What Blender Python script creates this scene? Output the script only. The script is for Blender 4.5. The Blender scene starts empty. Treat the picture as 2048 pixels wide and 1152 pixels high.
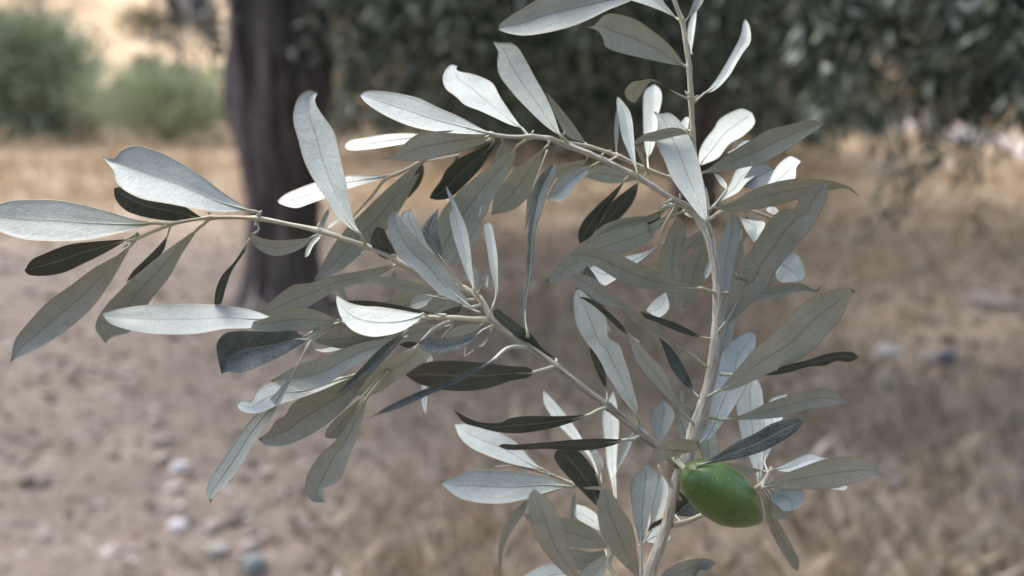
import bpy, math, random
import numpy as np
from mathutils import Vector, noise

sc = bpy.context.scene
COL = sc.collection
R = math.radians

# ------------------------------------------------------------------ camera, sky, sun, exposure
CAM_H, PITCH, FPX = 1.25, R(14.8), 1639.0
cam_data = bpy.data.cameras.new('camera')
cam = bpy.data.objects.new('camera', cam_data)
COL.objects.link(cam)
cam.location = (0, 0, CAM_H)
cam.rotation_euler = (R(90) - PITCH, 0, 0)
cam_data.sensor_width = 36.0
cam_data.lens = 36.0 * FPX / 2048.0
cam_data.clip_start = 0.02
cam_data.clip_end = 2000
cam_data.dof.use_dof = True
cam_data.dof.focus_distance = 0.297
cam_data.dof.aperture_fstop = 5.5
cam_data.dof.aperture_blades = 0
sc.camera = cam

SUN_EL, SUN_AZ = R(60), R(-50)          # azimuth from +Y (view direction) towards +X
world = bpy.data.worlds.new('World')
sc.world = world
world.use_nodes = True
wn, wl = world.node_tree.nodes, world.node_tree.links
wn.clear()
sky = wn.new('ShaderNodeTexSky')
sky.sky_type = 'NISHITA'
sky.sun_disc = False
sky.sun_elevation = SUN_EL
sky.sun_rotation = SUN_AZ
sky.dust_density = 4.0
sky.air_density = 1.0
sky.ozone_density = 1.0
bg = wn.new('ShaderNodeBackground')
bg.inputs['Strength'].default_value = 0.12
wo = wn.new('ShaderNodeOutputWorld')
wl.new(sky.outputs[0], bg.inputs[0])
wl.new(bg.outputs[0], wo.inputs[0])

sun_d = bpy.data.lights.new('sun', 'SUN')
sun_d.energy = 1.5
sun_d.angle = R(45)
sun_d.color = (1.0, 0.995, 0.98)
sun = bpy.data.objects.new('sun', sun_d)
COL.objects.link(sun)
sd = Vector((math.sin(SUN_AZ) * math.cos(SUN_EL), math.cos(SUN_AZ) * math.cos(SUN_EL), math.sin(SUN_EL)))
sun.rotation_euler = sd.to_track_quat('Z', 'Y').to_euler()
sun.location = (-4, 2, 8)

sc.view_settings.view_transform = 'Standard'
sc.view_settings.look = 'None'
sc.view_settings.exposure = 1.65
sc.view_settings.gamma = 1.0
sc.cycles.max_bounces = 6
sc.cycles.diffuse_bounces = 4
sc.cycles.use_denoising = True

# ------------------------------------------------------------------ helpers
CF = Vector((0, math.cos(PITCH), -math.sin(PITCH)))
CU = Vector((0, math.sin(PITCH), math.cos(PITCH)))
CC = Vector((0, 0, CAM_H))
CM = 1.83e-4                                   # metres one photo pixel spans at the focus distance


def at(px, py, cm):
    """point of the branch: photo coordinates and depth in cm beyond the 30 cm focus plane"""
    px, py, d = float(px), float(py), 0.30 + float(cm) / 100.0
    return CC + d * (CF + Vector((1, 0, 0)) * ((px - 1024) / FPX) + CU * ((576 - py) / FPX))


def on_ground(px, py):
    v = CF + Vector((1, 0, 0)) * ((px - 1024) / FPX) + CU * ((576 - py) / FPX)
    t = CAM_H / -v.z
    p = CC + v * t
    return Vector((p.x, p.y, 0))


def tag(o, label=None, cat=None, group=None, kind=None):
    if label: o['label'] = label
    if cat: o['category'] = cat
    if group: o['group'] = group
    if kind: o['kind'] = kind
    return o


def empty(name, loc):
    o = bpy.data.objects.new(name, None)
    o.empty_display_size = 0.05
    o.location = loc
    COL.objects.link(o)
    return o


def mesh_obj(name, verts, faces, mats, parent=None, origin=None, mat_idx=None, uvs=None, smooth=True):
    me = bpy.data.meshes.new(name)
    org = Vector(origin) if origin is not None else Vector((0, 0, 0))
    v = np.asarray([tuple(p) for p in verts], dtype=np.float64) - np.array(org)
    me.from_pydata(v.tolist(), [], faces)
    for m in (mats if isinstance(mats, (list, tuple)) else [mats]):
        me.materials.append(m)
    if mat_idx is not None:
        me.polygons.foreach_set('material_index', mat_idx)
    if smooth:
        me.polygons.foreach_set('use_smooth', [True] * len(me.polygons))
    if uvs is not None:
        lay = me.uv_layers.new(name='UVMap')
        loops = np.empty(len(me.loops), dtype=np.int32)
        me.loops.foreach_get('vertex_index', loops)
        lay.data.foreach_set('uv', np.asarray(uvs, dtype=np.float32)[loops].ravel())
    me.update()
    o = bpy.data.objects.new(name, me)
    COL.objects.link(o)
    if parent is not None:
        o.parent = parent
        ploc = Vector((0, 0, 0))
        q = parent
        while q is not None:
            ploc += Vector(q.location)
            q = q.parent
        o.location = org - ploc
    else:
        o.location = org
    return o


def np_mesh(name, verts, faces_flat, nper, mat, smooth=False):
    """fast mesh from numpy arrays, every face with nper corners"""
    me = bpy.data.meshes.new(name)
    nf = len(faces_flat) // nper
    me.vertices.add(len(verts))
    me.vertices.foreach_set('co', np.asarray(verts, dtype=np.float32).ravel())
    me.loops.add(len(faces_flat))
    me.loops.foreach_set('vertex_index', np.asarray(faces_flat, dtype=np.int32))
    me.polygons.add(nf)
    me.polygons.foreach_set('loop_start', np.arange(nf, dtype=np.int32) * nper)
    me.polygons.foreach_set('loop_total', np.full(nf, nper, dtype=np.int32))
    if smooth:
        me.polygons.foreach_set('use_smooth', [True] * nf)
    me.materials.append(mat)
    me.update(calc_edges=True)
    me.validate()
    o = bpy.data.objects.new(name, me)
    COL.objects.link(o)
    return o


def catmull(pts, n):
    """n points evenly spaced along a smooth curve through pts (sequences of floats)"""
    P = [np.array(p, dtype=float) for p in pts]
    if len(P) == 2:
        return [P[0] + (P[1] - P[0]) * i / (n - 1) for i in range(n)]
    E = [2 * P[0] - P[1]] + P + [2 * P[-1] - P[-2]]
    dense = []
    for i in range(1, len(E) - 2):
        p0, p1, p2, p3 = E[i - 1:i + 3]
        # centripetal spacing keeps hooked tips from overshooting
        t0 = 0.0
        t1 = t0 + max(np.linalg.norm(p1 - p0), 1e-6) ** 0.5
        t2 = t1 + max(np.linalg.norm(p2 - p1), 1e-6) ** 0.5
        t3 = t2 + max(np.linalg.norm(p3 - p2), 1e-6) ** 0.5
        for k in range(10):
            t = t1 + (t2 - t1) * k / 10
            a1 = (t1 - t) / (t1 - t0) * p0 + (t - t0) / (t1 - t0) * p1
            a2 = (t2 - t) / (t2 - t1) * p1 + (t - t1) / (t2 - t1) * p2
            a3 = (t3 - t) / (t3 - t2) * p2 + (t - t2) / (t3 - t2) * p3
            b1 = (t2 - t) / (t2 - t0) * a1 + (t - t0) / (t2 - t0) * a2
            b2 = (t3 - t) / (t3 - t1) * a2 + (t - t1) / (t3 - t1) * a3
            dense.append((t2 - t) / (t2 - t1) * b1 + (t - t1) / (t2 - t1) * b2)
    dense.append(P[-1])
    D = np.array(dense)
    L = np.concatenate([[0], np.cumsum(np.linalg.norm(np.diff(D[:, :2], axis=0), axis=1))])
    out = []
    for i in range(n):
        s = L[-1] * i / (n - 1)
        j = min(max(int(np.searchsorted(L, s)) - 1, 0), len(D) - 2)
        f = (s - L[j]) / max(L[j + 1] - L[j], 1e-9)
        out.append(D[j] + (D[j + 1] - D[j]) * min(max(f, 0), 1))
    return out


def tube_geo(path, radii, sides=8, rough=0.0, seed=0.0, cap=True):
    """tapered tube along a list of Vectors"""
    verts, faces, n = [], [], len(path)
    ref = Vector((0.3, -0.8, 0.52)).normalized()
    for i, p in enumerate(path):
        t = (path[min(i + 1, n - 1)] - path[max(i - 1, 0)])
        t = t.normalized() if t.length > 1e-9 else Vector((0, 0, 1))
        a = t.cross(ref)
        if a.length < 1e-4: a = t.cross(Vector((1, 0, 0)))
        a.normalize()
        b = t.cross(a)
        for k in range(sides):
            an = 2 * math.pi * k / sides
            r = radii[i]
            if rough:
                r *= 1 + rough * noise.noise(Vector((math.cos(an) * 1.7 + seed, math.sin(an) * 1.7, i * 0.35)))
            verts.append(p + (a * math.cos(an) + b * math.sin(an)) * r)
    for i in range(n - 1):
        for k in range(sides):
            k2 = (k + 1) % sides
            faces.append((i * sides + k, i * sides + k2, (i + 1) * sides + k2, (i + 1) * sides + k))
    if cap:
        faces.append(tuple(range(sides - 1, -1, -1)))
        faces.append(tuple((n - 1) * sides + k for k in range(sides)))
    return verts, faces


def tube_uv(path, radii, sides):
    """metres round and along a tube, for bark that runs with the stem"""
    out, L = [], 0.0
    for i, p in enumerate(path):
        if i: L += (p - path[i - 1]).length
        out += [(abs(k / sides - .5) * 2 * math.pi * radii[0] * .8, L) for k in range(sides)]
    return out


# ------------------------------------------------------------------ materials
class NT:
    def __init__(self, name, rough=0.6, spec=0.4):
        self.m = bpy.data.materials.new(name)
        self.m.use_nodes = True
        self.n, self.l = self.m.node_tree.nodes, self.m.node_tree.links
        self.b = self.n['Principled BSDF']
        self.b.inputs['Roughness'].default_value = rough
        self.b.inputs['Specular IOR Level'].default_value = spec

    def new(self, t, **kw):
        nd = self.n.new(t)
        for k, v in kw.items(): setattr(nd, k, v)
        return nd

    def set(self, sock, v):
        if isinstance(v, bpy.types.NodeSocket): self.l.new(v, sock)
        elif isinstance(v, tuple) and len(v) == 3 and sock.type == 'RGBA': sock.default_value = (*v, 1)
        else: sock.default_value = v

    def coord(self, kind='Object'):
        return self.new('ShaderNodeTexCoord').outputs[kind]

    def mapping(self, vec, scale=(1, 1, 1), loc=(0, 0, 0)):
        nd = self.new('ShaderNodeMapping')
        self.l.new(vec, nd.inputs['Vector'])
        nd.inputs['Scale'].default_value = scale
        self.set(nd.inputs['Location'], loc)
        return nd.outputs[0]

    def noise(self, vec, scale, detail=3, rough=0.55, dist=0.0):
        nd = self.new('ShaderNodeTexNoise')
        self.l.new(vec, nd.inputs['Vector'])
        nd.inputs['Scale'].default_value = scale
        nd.inputs['Detail'].default_value = detail
        nd.inputs['Roughness'].default_value = rough
        nd.inputs['Distortion'].default_value = dist
        return nd.outputs['Fac']

    def voronoi(self, vec, scale, feature='F1', out='Distance', rnd=1.0):
        nd = self.new('ShaderNodeTexVoronoi', feature=feature)
        self.l.new(vec, nd.inputs['Vector'])
        nd.inputs['Scale'].default_value = scale
        nd.inputs['Randomness'].default_value = rnd
        return nd.outputs[out]

    def ramp(self, fac, stops):
        nd = self.new('ShaderNodeValToRGB')
        self.l.new(fac, nd.inputs[0])
        cr = nd.color_ramp
        while len(cr.elements) < len(stops): cr.elements.new(0.5)
        for e, (p, c) in zip(cr.elements, stops):
            e.position = p
            e.color = (*c, 1) if isinstance(c, tuple) else (c, c, c, 1)
        return nd.outputs[0]

    def mix(self, fac, a, b, mode='MIX'):
        nd = self.new('ShaderNodeMix', data_type='RGBA', blend_type=mode)
        self.set(nd.inputs[0], fac)
        self.set(nd.inputs[6], a)
        self.set(nd.inputs[7], b)
        return nd.outputs[2]

    def math(self, op, a, b=0.0, clamp=False):
        nd = self.new('ShaderNodeMath', operation=op, use_clamp=clamp)
        self.set(nd.inputs[0], a)
        self.set(nd.inputs[1], b)
        return nd.outputs[0]

    def bump(self, h, strength=0.3, dist=0.001):
        nd = self.new('ShaderNodeBump')
        self.l.new(h, nd.inputs['Height'])
        nd.inputs['Strength'].default_value = strength
        nd.inputs['Distance'].default_value = dist
        self.l.new(nd.outputs[0], self.b.inputs['Normal'])

    def color(self, c): self.set(self.b.inputs['Base Color'], c)


def leaf_material(name, green, dust=.22):
    m = NT(name, rough=0.45 if green else 0.5, spec=0.3 if green else 0.25)
    co = m.coord('Object')
    uv = m.coord('UV')
    sep = m.new('ShaderNodeSeparateXYZ')
    m.l.new(uv, sep.inputs[0])
    u, v = sep.outputs[0], sep.outputs[1]
    info = m.new('ShaderNodeObjectInfo')
    rnd = info.outputs['Random']
    off = m.math('MULTIPLY', rnd, 7.0)
    cmb = m.new('ShaderNodeCombineXYZ')
    for i in range(3): m.l.new(off, cmb.inputs[i])
    add = m.new('ShaderNodeVectorMath', operation='ADD')
    m.l.new(co, add.inputs[0]); m.l.new(cmb.outputs[0], add.inputs[1])
    p = add.outputs[0]
    au = m.math('ABSOLUTE', m.math('SUBTRACT', u, 0.5))              # 0 at the midrib, .5 at the edge
    mid = m.ramp(au, [(0.0, 1.0), (0.018, 0.75), (0.045, 0.0)])
    edge = m.ramp(au, [(0.462, 0.0), (0.488, 1.0)])
    patch = m.noise(p, 70, 4, 0.6)
    fine = m.noise(p, 1400, 2, 0.7)
    streak = m.noise(m.mapping(uv, (5, 26, 1), m.math('MULTIPLY', rnd, 9.0)), 3.0, 4, 0.65, .4)
    # faint side veins leaving the midrib at a slant
    vw = m.new('ShaderNodeTexWave', wave_type='BANDS', bands_direction='X')
    vc = m.new('ShaderNodeCombineXYZ')
    m.l.new(m.math('ADD', m.math('SUBTRACT', v, m.math('MULTIPLY', au, 0.42)), m.math('MULTIPLY', m.noise(p, 150, 2), 0.05)), vc.inputs[0])
    m.l.new(vc.outputs[0], vw.inputs['Vector'])
    vw.inputs['Scale'].default_value = 6.5
    veins = m.ramp(vw.outputs[0], [(0.0, 1.0), (0.12, 0.0)])
    if not green:
        c = m.ramp(patch, [(0.3, (0.350, 0.392, 0.362)), (0.52, (0.435, 0.480, 0.45)), (0.72, (0.515, 0.560, 0.535))])
        c = m.mix(m.math('MULTIPLY', m.math('POWER', rnd, 1.5), 0.6), c, (0.45, 0.465, 0.405))
        c = m.mix(m.ramp(streak, [(0.36, 0.26), (0.55, 0.0)]), c, (0.27, 0.28, 0.25))
        c = m.mix(m.ramp(streak, [(0.55, 0.0), (0.78, 0.25)]), c, (0.66, 0.68, 0.66))
        c = m.mix(m.ramp(fine, [(0.38, 0.18), (0.54, 0.0)]), c, (0.24, 0.25, 0.22))
        spots = m.ramp(m.voronoi(p, 330), [(0.06, 1.0), (0.15, 0.0)])
        spots = m.math('MULTIPLY', spots, m.ramp(m.noise(p, 60, 2), [(0.52, 0.0), (0.66, 0.6)]))
        c = m.mix(spots, c, (0.12, 0.12, 0.09))
        stain = m.ramp(m.noise(p, 130, 5, 0.65), [(0.60, 0.0), (0.76, 0.5)])
        c = m.mix(stain, c, (0.23, 0.23, 0.18))
        c = m.mix(m.math('MULTIPLY', veins, 0.02), c, (0.2, 0.21, 0.18))
        c = m.mix(m.math('MULTIPLY', mid, 0.5), c, (0.18, 0.19, 0.15))
        c = m.mix(m.math('MULTIPLY', edge, 0.8), c, (0.36, 0.31, 0.18))
        h = m.math('ADD', m.math('MULTIPLY', fine, 0.5), m.math('ADD', m.noise(p, 320, 3), m.math('MULTIPLY', veins, -.08)))
        tone = m.math('ADD', 0.80, m.math('MULTIPLY', m.math('FRACT', m.math('MULTIPLY', rnd, 17.0)), 0.26))
        tn = m.new('ShaderNodeCombineXYZ')
        for k in range(3): m.l.new(tone, tn.inputs[k])
        c = m.mix(1.0, c, tn.outputs[0], 'MULTIPLY')
        m.bump(h, 0.35, 0.0006)
        m.set(m.b.inputs['Sheen Weight'], 0.1)
    else:
        scale = m.noise(p, 2600, 2, 0.6)
        c = m.ramp(patch, [(0.3, (0.014, 0.026, 0.020)), (0.7, (0.042, 0.058, 0.045))])
        amt = m.math('ADD', dust, m.math('MULTIPLY', rnd, .16))
        c = m.mix(m.math('MULTIPLY', m.ramp(scale, [(0.44, 0.05), (0.60, 0.8)]), amt), c, (0.27, 0.29, 0.285))
        dusty = m.math('MULTIPLY', m.ramp(m.noise(p, 90, 4), [(0.38, 0.0), (0.68, 0.75)]), m.math('MULTIPLY', amt, .9))
        c = m.mix(dusty, c, (0.22, 0.245, 0.245))
        c = m.mix(m.math('MULTIPLY', mid, 0.6), c, (0.24, 0.27, 0.22))
        c = m.mix(m.math('MULTIPLY', edge, 0.7), c, (0.22, 0.19, 0.11))
        h = m.math('ADD', m.math('MULTIPLY', scale, 0.8), m.noise(p, 300, 3))
        m.bump(h, 0.4, 0.0006)
    # dried brown tip on about half of the leaves
    dry = m.math('MULTIPLY', m.ramp(m.math('ADD', v, m.math('MULTIPLY', m.noise(p, 400, 2), .03)), [(.985, 0.0), (1.0, .9)]), m.ramp(rnd, [(.4, 0.0), (.5, 1.0)]))
    c = m.mix(dry, c, (.16, .10, .055))
    m.color(c)
    return m.m


def bark_material(name, c0, c1, c2, scale, stretch, bump=0.5, dist=0.001, rough=0.85, uv=False):
    m = NT(name, rough=rough, spec=0.2)
    co = m.coord('Object')
    p = m.mapping(m.coord('UV'), (scale, scale * stretch, 1)) if uv else m.mapping(co, (scale, scale, scale * stretch))
    a = m.noise(p, 1.0, 5, 0.65, 0.6)
    b = m.noise(co, scale * 4, 3, 0.7)
    c = m.ramp(a, [(0.3, c0), (0.52, c1), (0.7, c2)])
    c = m.mix(m.ramp(b, [(0.35, 0.45), (0.55, 0.0)]), c, c0)
    m.color(c)
    m.bump(m.math('ADD', a, m.math('MULTIPLY', b, 0.4)), bump, dist)
    return m.m


def plain_material(name, ca, cb, scale=20, rough=0.8, spec=0.25):
    m = NT(name, rough=rough, spec=spec)
    c = m.ramp(m.noise(m.coord('Object'), scale, 4, 0.6), [(0.35, ca), (0.65, cb)])
    m.color(c)
    m.bump(m.noise(m.coord('Object'), scale * 3, 3), 0.3, 0.01)
    return m.m


M_SILVER = leaf_material('leaf_silver_underside', False)
M_GREEN = leaf_material('leaf_green_upperside', True)
M_GREEN_DUSTY = leaf_material('leaf_green_dusty_upperside', True, .55)
M_STEM = bark_material('pale_stem_bark', (0.27, 0.235, 0.18), (0.57, 0.53, 0.445), (0.80, 0.77, 0.69), 1250, 0.09, 1.0, 0.0006, uv=True)
M_SIDE = bark_material('side_stem_bark', (0.17, 0.145, 0.115), (0.40, 0.365, 0.31), (0.60, 0.57, 0.50), 1250, 0.09, 1.0, 0.0006, uv=True)
M_TWIG = bark_material('young_twig_bark', (0.33, 0.29, 0.20), (0.54, 0.50, 0.39), (0.68, 0.64, 0.53), 2400, 0.07, 0.5, 0.0004, 0.7, uv=True)
M_PET = bark_material('petiole_skin', (0.33, 0.33, 0.21), (0.45, 0.45, 0.32), (0.53, 0.52, 0.41), 600, 0.3, 0.2, 0.0003, 0.6)
M_PAL = bark_material('pale_petiole_skin', (0.38, 0.38, 0.30), (0.47, 0.47, 0.39), (0.55, 0.55, 0.48), 600, 0.3, 0.2, 0.0003, 0.6)
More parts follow.
